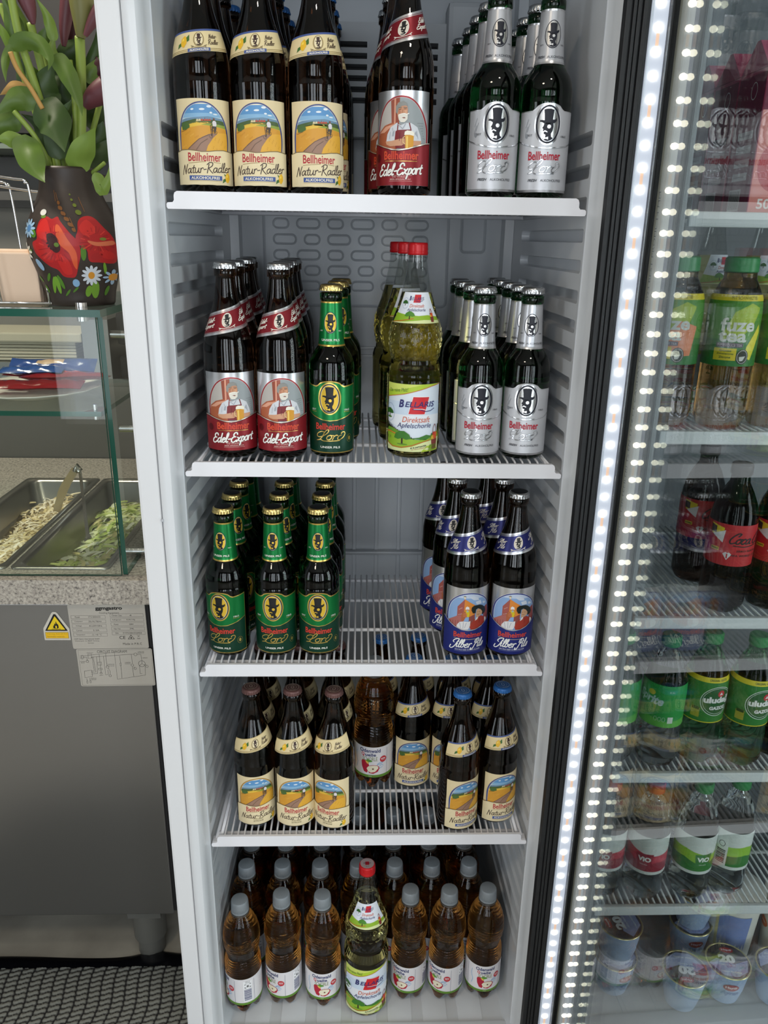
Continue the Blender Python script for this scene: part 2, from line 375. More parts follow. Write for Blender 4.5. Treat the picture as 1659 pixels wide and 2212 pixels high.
P_PET = [(0, .022), (.002, .026), (.010, .0310), (.022, .0338), (.030, .0342), (.092, .0342), (.097, .0339), (.112, .0334), (.121, .0316), (.129, .0296), (.136, .0308), (.148, .0338), (.162, .0347),
         (.176, .0338), (.190, .0308), (.202, .0262), (.211, .0212), (.217, .0168), (.219, .0150), (.2225, .0150)]
# ---------------------------------------------------------------- recurring print motifs
def gent(A, cx, cy, ry, rim, rim2, field, fig, light, L, rx=None, wd=0.06, halo=None):
    """oval with the silhouette of a gentleman in a top hat"""
    rx = rx or ry*0.66
    if halo: A.ell(cx, cy, rx*1.13, ry*1.09, halo, L-1, 40)
    A.ell(cx, cy, rx, ry, rim, L, 40); A.ell(cx, cy, rx-ry*wd*.7, ry*(1-wd*.7), rim2, L+1, 40); A.ell(cx, cy, rx-ry*wd, ry*(1-wd), field, L+2, 40)
    ov = ell(cx, cy, rx-ry*wd, ry*(1-wd), 40)
    def T(p): return [(cx+a*ry, cy+b*ry) for a, b in p]
    hat = [(-.28, .76), (-.1, .80), (.12, .79), (.29, .75), (.26, .5), (.24, .24), (.36, .24), (.44, .34), (.47, .20), (.38, .08), (.20, .03), (-.05, .00), (-.24, .04), (-.36, .12), (-.45, .25), (-.47, .12), (-.40, .22), (-.33, .22), (-.22, .20), (-.24, .5)]
    face = [(-.22, .08), (-.25, -.06), (-.32, -.20), (-.26, -.25), (-.28, -.34), (-.24, -.40), (-.22, -.50), (-.12, -.55), (-.14, -.68), (-.34, -.76), (-.50, -.86), (-.4, -1.2), (.4, -1.2), (.5, -.84), (.32, -.74), (.20, -.64), (.18, -.50), (.26, -.34), (.30, -.14), (.28, .08)]
    A.poly(T(hat), fig, L+3, clp=ov); A.poly(T(face), fig, L+3, clp=ov)
    A.ell(cx+.05*ry, cy-.12*ry, .105*ry, .105*ry, light, L+4, 16)
    A.line(T([(-.25, -.40), (-.16, -.34), (-.04, -.40)]), .05*ry, light, L+4)
    A.poly(T([(-.24, -.64), (-.10, -.69), (.04, -.64), (.04, -.80), (-.10, -.75), (-.24, -.80)]), light, L+4)
def tree(A, x, y, s_, leaf, trunk, L, clp=None):
    A.rect(x-.06*s_, x+.06*s_, y-.35*s_, y+.1*s_, trunk, L, clp=clp)
    A.poly([(x-.6*s_, y), (x-.5*s_, y+.3*s_), (x-.2*s_, y+.5*s_), (x+.15*s_, y+.52*s_), (x+.5*s_, y+.3*s_), (x+.62*s_, y+.02*s_), (x+.3*s_, y-.06*s_), (x, y+.03*s_), (x-.3*s_, y-.07*s_)], leaf, L+1, clp=clp)
def lemon(A, x, y, s_, L, leafleft=True):
    A.poly([(x-.5*s_, y+.2*s_), (x-.7*s_, y+.6*s_), (x-.2*s_, y+.4*s_)] if leafleft else [(x+.3*s_, y+.5*s_), (x+.75*s_, y+.9*s_), (x+.8*s_, y+.1*s_), (x+.5*s_, y-.1*s_)], ink('3f6b2e'), L)
    A.poly([(x-.35*s_, y-.5*s_), (x-1.0*s_, y-.85*s_), (x-.85*s_, y-.25*s_), (x-.3*s_, y-.05*s_)], ink('3f6b2e'), L)
    A.poly([(x-.45*s_, y-.1*s_), (x-.4*s_, y+.4*s_), (x-.05*s_, y+.72*s_), (x+.12*s_, y+.80*s_), (x+.4*s_, y+.35*s_), (x+.42*s_, y-.25*s_), (x+.1*s_, y-.72*s_), (x-.08*s_, y-.80*s_), (x-.38*s_, y-.5*s_)], ink('e9b62b'), L+1)
    A.poly([(x-.3*s_, y), (x-.25*s_, y+.35*s_), (x, y+.5*s_), (x+.05*s_, y+.1*s_)], ink('f6d658'), L+2)
def field_scene(A, F, arch, L, rim='3c4c86'):
    """picture of a cyclist on a path through the corn fields, all points in picture pixels read through F"""
    cl = [F(*p) for p in arch]
    def pg(pts, col, l): A.poly([F(*p) for p in pts], ink(col), L+l, clp=cl)
    pg([(100, 280), (1250, 280), (1250, 470), (100, 470)], '5f95c6', 0); pg([(100, 470), (1250, 470), (1250, 560), (100, 560)], '86b2d3', 0); pg([(100, 560), (1250, 560), (1250, 700), (100, 700)], 'b9cfd9', 0)
    pg([(100, 660), (300, 625), (520, 632), (780, 622), (1050, 648), (1250, 660), (1250, 760), (100, 760)], '6f8ea6', 1)
    for x, y, sx, sy in ((445, 455, 34, 20), (650, 470, 60, 22), (800, 410, 50, 26), (838, 540, 30, 20), (925, 570, 45, 14)):
        A.poly([F(x+sx*math.cos(k*PI/6), y+sy*math.sin(k*PI/6)) for k in range(12)], ink('e6ebee'), L+1, clp=cl)
    pg([(100, 700), (1250, 690), (1250, 860), (100, 860)], '7d9440', 2)
    pg([(100, 705), (240, 690), (400, 680), (500, 668), (640, 690), (1000, 690), (1100, 700), (1250, 710), (1250, 750), (520, 752), (100, 770)], '4a5f35', 3)
    for x in (520, 570, 620, 680, 730, 780): pg([(x, 720), (x+5, 690), (x+25, 672), (x+48, 690), (x+50, 722)], 'b9523d' if x > 600 else 'd9c9a0', 4)
    pg([(700, 680), (706, 640), (712, 680)], '555a66', 4)
    pg([(100, 790), (300, 765), (520, 735), (760, 745), (1000, 790), (1250, 800), (1250, 900), (100, 900)], 'e2bb45', 3)
    pg([(620, 800), (760, 775), (1000, 780), (1250, 810), (1250, 850), (900, 830)], '8fa042', 4)
    pg([(100, 860), (300, 835), (640, 815), (900, 830), (1250, 870), (1250, 1450), (100, 1450)], 'd69a35', 4)
    pg([(700, 1400), (740, 1260), (860, 1080), (960, 970), (1100, 945), (1250, 940), (1250, 1450)], 'e2ab3c', 6)
    pg([(300, 1310), (450, 1180), (640, 1060), (780, 1000), (880, 985), (960, 985), (880, 1070), (800, 1170), (740, 1260), (690, 1400), (300, 1400)], '9c7a66', 5)
    for d in ((330, 1290, 560, 1110, 770, 1020), (500, 1330, 600, 1200, 740, 1110)):
        A.line([F(d[0], d[1]), F(d[2], d[3]), F(d[4], d[5])], .0008, ink('6e5445'), L+6)
    for k in range(26):
        x = 190+(k*97) % 560; y = 900+(k*53) % 330
        if y < 1290-(x-190)*0.55: A.line([F(x, y), F(x+6, y+34)], .0004, ink('b77c28' if k % 2 else 'e6b958'), L+5, caps=False)
    for k in range(14):
        x = 830+(k*61) % 290; y = 1060+(k*47) % 270
        A.line([F(x, y), F(x+5, y+32)], .0004, ink('c08a2c'), L+7, caps=False)
    pg([(225, 860), (215, 770), (250, 715), (300, 705), (350, 730), (380, 790), (378, 840), (300, 870)], '4c6a34', 5); pg([(190, 885), (300, 865), (330, 872), (220, 895)], '8a5a2a', 5)
    # the cyclist
    def rg(x, y, r, c): A.poly([F(x+r*math.cos(k*PI/8), y+1.25*r*math.sin(k*PI/8)) for k in range(16)], ink(c), L+8, holes=[[F(x+r*.78*math.cos(k*PI/8), y+.98*r*math.sin(k*PI/8)) for k in range(16)]])
    rg(815, 1045, 38, '6b5c52'); rg(915, 960, 30, '5a4d45')
    pg([(872, 700), (875, 662), (895, 655), (907, 668), (905, 705), (890, 715)], '7a4f3c', 8)
    pg([(850, 760), (870, 715), (910, 710), (935, 740), (938, 800), (925, 830), (868, 830), (858, 800)], 'dcd6d8', 8)
    pg([(835, 835), (930, 825), (935, 870), (900, 985), (885, 985), (880, 870), (860, 890), (858, 960), (842, 965)], '4a4038', 8)
    for q in (((855, 780), (815, 828)), ((812, 830), (830, 1040)), ((830, 905), (915, 955)), ((860, 965), (820, 1040))): A.line([F(*p) for p in q], .0006, ink('4a4038'), L+9)
ARCH_R = [(190, 1400), (178, 1250), (180, 1050), (190, 830), (235, 600), (330, 445), (470, 365), (620, 342), (770, 362), (910, 445), (1035, 590), (1110, 790), (1138, 1000), (1140, 1200), (1130, 1400)]
def grow(poly, k):
    cx = sum(p[0] for p in poly)/len(poly); cy = sum(p[1] for p in poly)/len(poly)
    out = []
    for x, y in poly:
        d = math.hypot(x-cx, y-cy); out.append((cx+(x-cx)*(1+k/d), cy+(y-cy)*(1+k/d)))
    return out
def radler_label(kind):
    A = Art(); F = rd(663, 241, .1032, 5.485e-5, 5.074e-5, .0342, 130, .05); B1 = ink('e4d2a8', 0, .6)
    paper = [(-.0385, .0078)]
    for k in range(1, 13): paper.append((-.0385+.0066*k*.97, .0078+.0003*math.sin(k*2.1)))
    paper += [(.0385, .0078), (.0388, .05), (.0385, .1032), (-.0385, .1032), (-.0382, .07), (-.0389, .04)]
    A.poly(paper, B1, 0)
    rim = '3d4f8c' if kind == 'free' else 'b98b3c'
    cut = smoothpath(ARCH_R, 4)
    A.poly([F(*p) for p in grow(cut, 42)], ink('8a7a5a'), 1); A.poly([F(*p) for p in grow(cut, 36)], ink(rim), 2); A.poly([F(*p) for p in grow(cut, 8)], ink('eee6cf'), 3)
    field_scene(A, F, cut, 4)
    low = [(-.0384, .0081), (-.0384, F(100, 1290)[1])]+[F(x, y) for x, y in ((200, 1283), (330, 1310), (450, 1345), (600, 1385), (750, 1385), (900, 1360), (1050, 1335), (1150, 1335))]+[(.0384, F(1200, 1345)[1]), (.0384, .0081)]
    A.line(low[1:-1], .0009, ink('7c6a48'), 15); A.poly(low, ink('e8d8b0', 0, .6), 14)
    red = ink('b5303a')
    A.text('Bellheimer', F(655, 1500)[0], F(655, 1505)[1], .0395, .0098, red, 15, bold=.018)
    A.line([F(320, 1605), F(680, 1610)], .0005, ink('8a6b2f'), 15); A.line([F(840, 1620), F(980, 1630)], .0005, ink('8a6b2f'), 15)
    A.script('Natur-Radler', F(690, 1740)[0], F(690, 1748)[1], .062, .0105, .00095, ink('3a2420'), 16, rot=.04)
    if kind == 'free':
        x0, x1 = F(322, 1950)[0], F(1000, 1950)[0]; yb = F(600, 2015)[1]
        A.rect(x0, x1, yb, yb+.0052, ink('3f5796'), 15); A.text('ALKOHOLFREI', F(650, 1970)[0], yb+.0026, .0335, .0032, ink('efe8d2'), 16, bold=.02)
        A.line([(x0, yb-.0008), (x1, yb-.0008)], .0003, ink('8a6b2f'), 15)
    else:
        for i, t in enumerate(('VOLLBIER', 'ZITRONE')): A.text(t, F(650, 0)[0], .0193-i*.0043, .0165, .0027, ink('8c8162'), 16, bold=.02)
    lemon(A, F(1110, 1935)[0], .0165, .0075, 16)
    return A
def collar_radler(kind):
    A = Art(); t0, t1 = .1525, .1765; W = .038
    A.poly([(-W, t0)]+[(x*.005, t0) for x in range(-7, 8)]+[(W, t0), (W, t1), (-W, t1)], ink('e2cf9f', 0, .6), 0)
    if kind == 'free': A.rect(-W, W, t1-.0022, t1, ink('46588f'), 1)
    else: A.rect(-W, W, t1-.0012, t1, ink('c9b27c'), 1)
    for dy in (.0010, .0026): A.rect(-W, W, t0+dy, t0+dy+.0006, ink('8a743f'), 1)
    brown = ink('3a2420')
    A.ring(0, .1655, .0058, .0078, .0006, ink('8a743f'), 3)
    gent(A, 0, .1657, .0072, ink('5a4636'), ink('e2cf9f', 0, .6), ink('e9d9b0'), brown, ink('e9d9b0'), 3, wd=.05)
    A.line([(-.0075, .1580), (-.004, .1572), (0, .1565), (.004, .1572), (.0075, .1580)], .0006, ink('6c5a3a'), 4)
    for k in (-1, 1): A.line([(k*.0082, .1592), (k*.0055, .1583), (k*.0075, .1567)], .0005, ink('6c5a3a'), 4)
    lemon(A, -.0165, .1645, .0078, 3, False)
    A.script('Natur-', .0165, .1685, .0105, .0048, .0005, brown, 4); A.script('Radler', .0165, .1620, .0125, .0048, .0005, brown, 4)
    if kind == 'free':
        A.rect(-.0118, .0118, t0+.0002, t0+.0038, ink('46588f'), 3); A.text('ALKOHOLFREI', 0, t0+.0020, .0195, .0022, ink('efe8d2'), 4, bold=.02)
    return A
def bell(A, cx, cy, w_, h_, m, L, edge=None):
    if edge: A.text('Bellheimer', cx, cy, w_*1.012, h_*1.06, edge, L-1, bold=.018)
    A.text('Bellheimer', cx, cy, w_, h_, m, L, bold=.018)
def export_label():
    A = Art(); F = rd(758, 1262, .1174, 1.64e-4, 1.69e-4, .0342, 18)
    A.rect(-.0400, .0400, .0115, .1174, SILVER, 0)
    sm = lambda q_: smoothpath(q_, 4)
    arch = [(590, 1660), (588, 1560), (592, 1480), (612, 1405), (650, 1345), (705, 1312), (765, 1302), (830, 1312), (882, 1350), (918, 1412), (938, 1490), (941, 1560), (940, 1660)]
    arch = sm(arch); A.poly([F(*p) for p in grow(arch, 8)], ink('e8e8e8', .6, .3), 1); A.poly([F(*p) for p in grow(arch, 5)], ink('a1353a', .3, .35), 2); A.poly([F(*p) for p in grow(arch, -6)], ink('e6e4e0'), 3)
    cut = grow(arch, -8); cl = [F(*p) for p in cut]
    def pg(pts, col, l, mt=0): A.poly([F(*p) for p in pts], ink(col, mt, .4), l, clp=cl)
    pg([(560, 1280), (980, 1280), (980, 1700), (560, 1700)], '9aa1a3', 4)
    pg([(560, 1330), (640, 1320), (700, 1310), (755, 1310), (752, 1500), (560, 1520)], 'b9b3ad', 5)
    pg([(688, 1300), (756, 1300), (752, 1480), (696, 1480)], '9a4f3c', 6, .2); pg([(715, 1300), (728, 1300), (726, 1480), (714, 1480)], 'd89a80', 7, .2)
    pg([(590, 1590), (600, 1520), (640, 1485), (700, 1470), (760, 1480), (780, 1600), (700, 1680), (590, 1680)], 'b0603f', 7, .2); pg([(600, 1530), (650, 1492), (720, 1480), (690, 1500), (640, 1530)], 'e0a488', 8, .2)
    for k in range(7): A.line([F(880+k*8, 1470+k*16), F(915, 1466+k*16)], .0006, ink('7f8486'), 6)
    pg([(655, 1600), (664, 1545), (690, 1500), (738, 1472), (765, 1490), (800, 1474), (838, 1472), (880, 1496), (900, 1550), (908, 1592), (850, 1610), (720, 1625)], 'd4d7dc', 9)
    pg([(700, 1560), (705, 1535), (722, 1520), (716, 1560)], 'a8adb5', 10); pg([(862, 1540), (872, 1520), (880, 1560)], 'a8adb5', 10)
    pg([(728, 1528), (742, 1520), (836, 1515), (846, 1560), (850, 1640), (730, 1640), (722, 1590)], '7d1f24', 11)
    for q in (((746, 1480), (742, 1524)), ((826, 1474), (838, 1520))): A.line([F(*p) for p in q], .0013, ink('7d1f24'), 11)
    pg([(652, 1590), (700, 1590), (760, 1578), (795, 1575), (800, 1606), (775, 1622), (690, 1625), (660, 1612)], 'cf9a78', 12); pg([(846, 1588), (905, 1582), (902, 1612), (850, 1622)], 'cf9a78', 12)
    for k in range(4): A.line([F(772, 1582+k*9), F(800, 1581+k*9)], .0011, ink('c08663'), 14)
    pg([(796, 1545), (857, 1545), (854, 1650), (800, 1650)], 'd79a2f', 13); pg([(806, 1560), (818, 1560), (818, 1640), (808, 1640)], 'f3cf6a', 14)
    pg([(792, 1552), (796, 1530), (812, 1522), (845, 1524), (860, 1535), (858, 1556), (830, 1550)], 'f3eddc', 14)
    A.line([F(796, 1562), F(784, 1570), (F(784, 1600)), F(798, 1612)], .0008, ink('e3c58a'), 14)
    pg([(735, 1376), (740, 1345), (775, 1335), (806, 1352), (813, 1388), (812, 1430), (795, 1462), (765, 1464), (745, 1440), (737, 1405)], 'c98f6b', 13)
    pg([(728, 1404), (729, 1366), (750, 1342), (782, 1333), (806, 1345), (813, 1368), (795, 1362), (770, 1366), (748, 1380), (744, 1402), (740, 1418)], '8b8b86', 14)
    pg([(746, 1424), (765, 1420), (790, 1412), (813, 1422), (812, 1450), (792, 1470), (765, 1470), (750, 1452)], 'e3ddd0', 14)
    pg([(772, 1440), (790, 1436), (800, 1442), (788, 1446)], '8a4a3a', 15); A.line([F(752, 1422), F(775, 1416), F(790, 1414), F(808, 1418), F(820, 1412)], .0011, ink('f2eee4'), 16)
    pg([(745, 1392), (760, 1388), (764, 1412), (750, 1418)], 'b9785a', 14); pg([(790, 1392), (808, 1390), (808, 1410), (794, 1410)], 'd6a07c', 14); A.line([F(748, 1378), F(770, 1374)], .0007, ink('6e6a62'), 16); A.line([F(784, 1374), F(806, 1376)], .0007, ink('6e6a62'), 16); A.line([F(742, 1482), F(766, 1500), F(778, 1512)], .0007, ink('9aa0aa'), 15); A.line([F(800, 1478), F(790, 1496), F(780, 1512)], .0007, ink('9aa0aa'), 15)
    for q_ in ((690, 1530, 684, 1575), (875, 1520, 884, 1570), (705, 1505, 716, 1545), (760, 1540, 757, 1590)): A.line([F(q_[0], q_[1]), F(q_[2], q_[3])], .0005, ink('a8adb8' if q_[0] < 720 or q_[0] > 850 else '5c1418'), 15)
    A.line([F(752, 1388), F(768, 1385)], .0005, ink('5a4030'), 16); A.line([F(786, 1384), F(802, 1384)], .0005, ink('5a4030'), 15); A.line([F(778, 1388), F(776, 1408)], .0005, ink('a8704f'), 15)
    sc = [(-.0400, F(562, 1592)[1]), F(590, 1600), F(640, 1625), F(700, 1645), F(755, 1652), F(820, 1642), F(880, 1620), F(930, 1596), (.0400, F(952, 1588)[1])]
    A.poly([(-.0400, .0115)]+sc+[(.0400, .0115)], ink('8b1f27', .35, .35), 17)
    A.line(sc, .0011, ink('d9cfc0', .7, .3), 18); A.line([(a, b-.0011) for a, b in sc], .0007, ink('4a0d12', .3, .35), 18)
    bell(A, F(770, 0)[0], .0457, .042, .0088, ink('d8402c'), 19, ink('e0a64a'))
    A.line([F(655, 1722), F(880, 1722)], .0005, GOLD, 19)
    A.script('Edel-Export', F(765, 0)[0], .0300, .056, .0125, .0017, ink('f4f1ea'), 20, slant=.3, rot=.05, outline=ink('3c0c10'), ow=.0004)
    for i, t in enumerate(('DIE WÜRZIGE', 'BIER-SPEZIALITÄT')): A.text(t, F(770, 0)[0], .0213-i*.0027, .019 if not i else .025, .0017, ink('d9b9b0'), 19, bold=.02)
    for yy in (.0230, .0164): A.line([F(690, 0)[:1]+(yy,), F(850, 0)[:1]+(yy,)], .0003, ink('d9b9b0'), 19)
    A.ell(-.0300, .0430, .0045, .0050, ink('5e141a', .35, .35), 18, 12)
    return A
def collar_export(main, word, word2=None):
    A = Art(); t0, t1 = .1690, .1990; W = .052
    A.rect(-W, W, t0, t1, SILVER, 0); A.rect(-W, W, t0+.0042, t1-.0042, main, 1)
    for t in (t0+.0030, t1-.0032): A.rect(-W, W, t, t+.0005, main, 1)
    wht = ink('ece6da')
    for cx in (0,):
        gent(A, cx, .1845, .0088, wht, wht, ink('e0d6c6'), ink('141214'), ink('e0d6c6'), 3, wd=.08)
        A.line([(cx-.0078, .1758), (cx-.003, .1746), (cx+.003, .1746), (cx+.0078, .1758)], .0007, wht, 4)
        for k in (-1, 1): A.line([(cx+k*.0085, .1768), (cx+k*.0058, .1755), (cx+k*.0080, .1742)], .0006, wht, 4)
    for cx in (-.0225, .0225):
        if word == 'Edel-':
            A.script('Edel-', cx+.0015, .1885, .0125, .0052, .0009, wht, 4, slant=.3); A.script('Export', cx, .1818, .0165, .0052, .0009, wht, 4, slant=.3)
        else:
            A.script('Silber', cx, .1880, .0150, .0055, .00055, wht, 4, slant=.3); A.script('Pils', cx+.001, .1805, .0100, .0060, .00055, wht, 4, slant=.3)
    return A
def lord_label(kind):
    A = Art(); k = kind == 'green'
    base = [(-.041, .0065), (.041, .0065)]; top = []
    for i in range(0, 25):
        x = .041-.082*i/24; bump = 0
        if abs(x) < .0175: bump = .0060*math.sqrt(max(0, 1-(x/.0175)**2))*1.35
        edge = (abs(x)/.041)**2*(-.002 if not k else .003)
        top.append((x, .0985+bump+(edge if k else 0)))
    A.poly(base+top, GOLD if k else SILVER, 0)
    if k:
        ins = [(-.0398, .0088), (-.03, .0080), (.03, .0080), (.0398, .0088)]+[(x*.97, y-.0016) for x, y in top]
        A.poly(ins, DKGREEN, 1)
        up = [(-.0398, .0635), (-.025, .0575), (-.010, .0530), (0, .0520), (.010, .0530), (.025, .0575), (.0398, .0635)]
        A.poly(up+[(x*.97, y-.0016) for x, y in top], GREENF, 2)
        A.line(up, .0009, GOLD, 3); A.line([(-.0398, .0245), (-.0398, .0635)], .0005, GOLD, 3)
        txt = ink('e6e6dc'); gent(A, -.0005, .0860-.0035, .0203, BLK_I, ink('d8d8d0'), GOLDI, BLK_I, GOLDI, 5, rx=.0140, wd=.10, halo=GOLD)
        bell(A, .0005, .0440, .0415, .0092, ink('cc3a2c'), 6, ink('5c1412'))
        A.script('LorD', .0010, .0312, .040, .0160, .0011, GOLD, 7, slant=.25, ymin=-.4, ymax=2.1)
        A.text('UNSER PILS', 0, .0150, .0270, .0030, txt, 6, bold=.02)
        A.text('SEIT', -.0240, .0668, .0075, .0024, txt, 6); A.text('1865', .0240, .0668, .0085, .0026, txt, 6)
        for q in (-.0240, .0240): A.line([(q-.0045, .0640), (q+.0045, .0640)], .0004, GOLD, 6)
        A.ell(.0285, .0265, .0018, .0030, GOLD, 6, 12); A.ring(.0285, .0265, .0042, .0055, .0003, GOLD, 6, 20)
    else:
        lt = ink('cfd0d4', .35, .4); A.poly([(-.041, .0092), (.041, .0092)]+[(x, y-.0010) for x, y in top], lt, 1)
        sw = [(-.041, .0655), (-.028, .0615), (-.012, .0575), (0, .0566), (.012, .0575), (.028, .0600), (.041, .0640)]
        A.line(sw, .0011, ink('f2f2f4', .9, .2), 2); A.line([(a, b-.0012) for a, b in sw], .0004, ink('8a8d92', .6, .3), 2)
        blk = ink('0e1020'); txt = ink('23242e')
        gent(A, 0, .0840-.0010, .0213, blk, ink('d8d8dc', .8, .25), ink('e2e0dc', .9, .22), blk, ink('f0eeec', .8, .25), 5, rx=.0146, wd=.13, halo=ink('f0f0f2', .9, .2))
        A.text('Bellheimer', -.0015, .0480, .0405, .0100, ink('b81f36'), 6, bold=.02)
        A.script('LorD', -.0010, .0350, .040, .0165, .0009, ink('f4f4f6', .9, .2), 7, slant=.25, ymin=-.4, ymax=2.1, outline=ink('6b6e76', .5, .3), ow=.00025)
        A.text('FRESH', -.0145, .0200, .0120, .0031, txt, 6, bold=.02, shear=.35); A.text('ALKOHOLFREI', .0085, .0200, .0265, .0029, txt, 6)
        A.text('SEIT', -.0215, .0712, .0065, .0022, txt, 6); A.text('1865', .0215, .0700, .0080, .0024, txt, 6)
        for dx, dy in ((-.0285, .084), (-.0262, .079), (-.0290, .076)): A.line([(dx, dy-.004), (dx+.0015, dy), (dx+.0035, dy+.005)], .0007, ink('9da0a6', .4, .4), 3)
        A.ell(-.0265, .0705, .0022, .0028, ink('9da0a6', .4, .4), 3, 12)
    return A
def lord_neck(kind):
    A = Art(); k = kind == 'green'; W = .048; t0, t1 = .1505, .2090
    A.rect(-W, W, t0, t1, GOLD if k else SILVER, 0)
    A.rect(-W, W, t0+.0022, t1-.0022, GREENF if k else ink('cbccd0', .55, .3), 1)
    if k: A.rect(-W, W, t0+.0030, t0+.0033, GOLD, 2)
    txt = ink('e6e6dc') if k else ink('23242e')
    if k:
        gent(A, 0, .1815, .0142, BLK_I, ink('d8d8d0'), GOLDI, BLK_I, GOLDI, 4, rx=.0088, wd=.09)
        A.text('UNSER PILS', 0, .1590, .0235, .0030, txt, 4, bold=.02)
    else:
        blk = ink('0e1020')
        gent(A, 0, .1820, .0150, blk, ink('d8d8dc', .8, .25), ink('e2e0dc', .9, .22), blk, ink('f0eeec', .8, .25), 4, rx=.0098, wd=.09)
        A.text('FRESH', -.0120, .1580, .0090, .0028, txt, 4, bold=.02, shear=.35); A.text('ALKOHOLFREI', .0065, .1580, .0230, .0027, txt, 4)
    A.text('SEIT', -.0130, .1710, .0045, .0016, txt, 4); A.text('1865', .0130, .1710, .0050, .0016, txt, 4)
    return A
BLK_I = ink('0c0d10'); GOLDI = ink('e0b93c', .35, .35)
def silber_label():
    A = Art(); F = rd(705, 300, .1136, 5.54e-5, 6.265e-5, .0342, 190)
    A.rect(-.0400, .0400, .0080, .1160, SILVER, 0)
    arch = [(215, 1300), (200, 1060), (200, 830), (240, 640), (330, 520), (480, 440), (650, 410), (800, 408), (960, 435), (1110, 510), (1200, 620), (1250, 800), (1260, 1000), (1240, 1300)]
    arch = smoothpath(arch, 4); LB = [(-.0400, .0080), (.0400, .0080), (.0400, .1160), (-.0400, .1160)]
    A.poly([F(*p) for p in grow(arch, 42)], ink('f0f0f4', .7, .25), 1, clp=LB); A.poly([F(*p) for p in grow(arch, 28)], ink('37418f', .3, .3), 2, clp=LB); A.poly([F(*p) for p in grow(arch, 2)], ink('c6d4ea'), 3, clp=LB)
    cl = [F(*p) for p in grow(arch, -14)]
    def pg(pts, col, l, mt=0): A.poly([F(*p) for p in pts], ink(col, mt, .4), l, clp=cl)
    pg([(100, 350), (1350, 350), (1350, 1400), (100, 1400)], '8fb0dc', 4)
    for pts in (((700, 470), (800, 450), (930, 500), (960, 560), (820, 560), (740, 520)), ((860, 600), (1000, 560), (1040, 650), (900, 680)), ((1060, 600), (1130, 590), (1160, 640), (1080, 660))): pg(pts, 'd3dcea', 5)
    pg([(400, 720), (575, 530), (570, 900), (560, 960), (395, 970)], 'a8584f', 5); pg([(575, 530), (850, 690), (860, 930), (700, 1000), (560, 960)], 'e08a35', 6)
    pg([(215, 1060), (400, 960), (560, 940), (560, 1300), (215, 1300)], 'b06a64', 6); pg([(700, 1000), (860, 920), (860, 1200), (700, 1200)], '8e4a44', 7)
    for x in (240, 300, 360, 420): pg([(x, 1085), (x+14, 1080), (x+14, 1300), (x, 1300)], '8e4f4c', 7)
    pg([(1110, 760), (1230, 660), (1300, 640), (1300, 1200), (1110, 1100)], '9a4a48', 6)
    pg([(540, 460), (600, 460), (592, 530), (560, 530)], 'e9dcc0', 7); A.line([F(540, 465), F(570, 450), F(600, 468)], .0008, ink('3a3438'), 8)
    A.text('BELLHEIMER', F(480, 770)[0], F(480, 770)[1], .0062, .0012, ink('e7cfc6'), 8, rot=.6); A.text('BELLHEIMER', F(470, 920)[0], F(470, 920)[1], .0062, .0012, ink('e7cfc6'), 8, rot=.35)
    # man in the broad hat
    pg([(830, 1080), (960, 1000), (1040, 970), (1130, 1010), (1190, 1080), (1200, 1200), (1100, 1300), (760, 1330), (720, 1240)], 'a83a2c', 9)
    pg([(860, 1100), (900, 1010), (960, 990), (930, 1060)], 'e8e4e0', 10); pg([(1140, 1010), (1190, 1030), (1210, 1150), (1150, 1200)], 'e3e0e0', 10); A.line([F(1000, 1030), F(985, 1160)], .0005, ink('5f1c14'), 10)
    pg([(890, 1000), (885, 900), (900, 810), (950, 770), (1040, 790), (1070, 860), (1050, 930), (990, 980), (930, 1000)], 'cfa27c', 10)
    for q in (((905, 870), (925, 862)), ((960, 862), (990, 860)), ((915, 920), (940, 935), (975, 920))): A.line([F(*p) for p in q], .0005, ink('6c4430'), 12)
    pg([(755, 820), (760, 750), (820, 700), (900, 690), (980, 680), (1050, 695), (1130, 750), (1165, 830), (1140, 900), (1060, 950), (1060, 860), (1010, 800), (930, 770), (880, 800), (870, 900), (800, 900)], '17201e', 11)
    # raised hand and glass
    pg([(410, 1190), (470, 1120), (560, 1110), (690, 1120), (745, 1100), (740, 1240), (690, 1330), (400, 1330), (400, 1220)], 'e3e2e4', 9)
    for q in (((470, 1140), (500, 1280)), ((560, 1130), (560, 1290)), ((640, 1150), (600, 1280))): A.line([F(*p) for p in q], .0006, ink('9aa0aa'), 10)
    pg([(500, 950), (545, 850), (620, 870), (640, 960), (610, 1010), (560, 1110), (510, 1090)], 'b0623c', 10)
    for k in range(3): A.line([F(560, 880+k*42), F(640, 915+k*38)], .0016, ink('c9764a'), 12)
    pg([(610, 820), (700, 830), (712, 920), (690, 1000), (640, 980), (610, 900)], 'd8c522', 11); pg([(600, 800), (605, 740), (640, 712), (690, 735), (705, 800), (660, 790)], 'efecea', 12); pg([(630, 810), (680, 810), (680, 860), (635, 870)], 'a8b8b4', 12)
    sc = [(-.0400, F(110, 1030)[1]), F(160, 1070), F(300, 1190), F(450, 1280), F(600, 1340), F(760, 1358), F(920, 1325), F(1080, 1260), F(1200, 1160), F(1270, 1080), (.0400, F(1300, 1040)[1])]
    sc = [(-.0400, .0665), (-.0300, .0590), (-.0200, .0530), (-.0100, .0492), (0, .0478), (.0100, .0492), (.0200, .0530), (.0300, .0590), (.0400, .0665)]
    A.poly([(-.0400, .0080)]+sc+[(.0400, .0080)], ink('252f7c', .3, .35), 17); A.line(sc, .0010, ink('e6e6ea', .7, .25), 18)
    bell(A, .0002, .0405, .0425, .0088, ink('d4452f'), 20, ink('7c1f1c'))
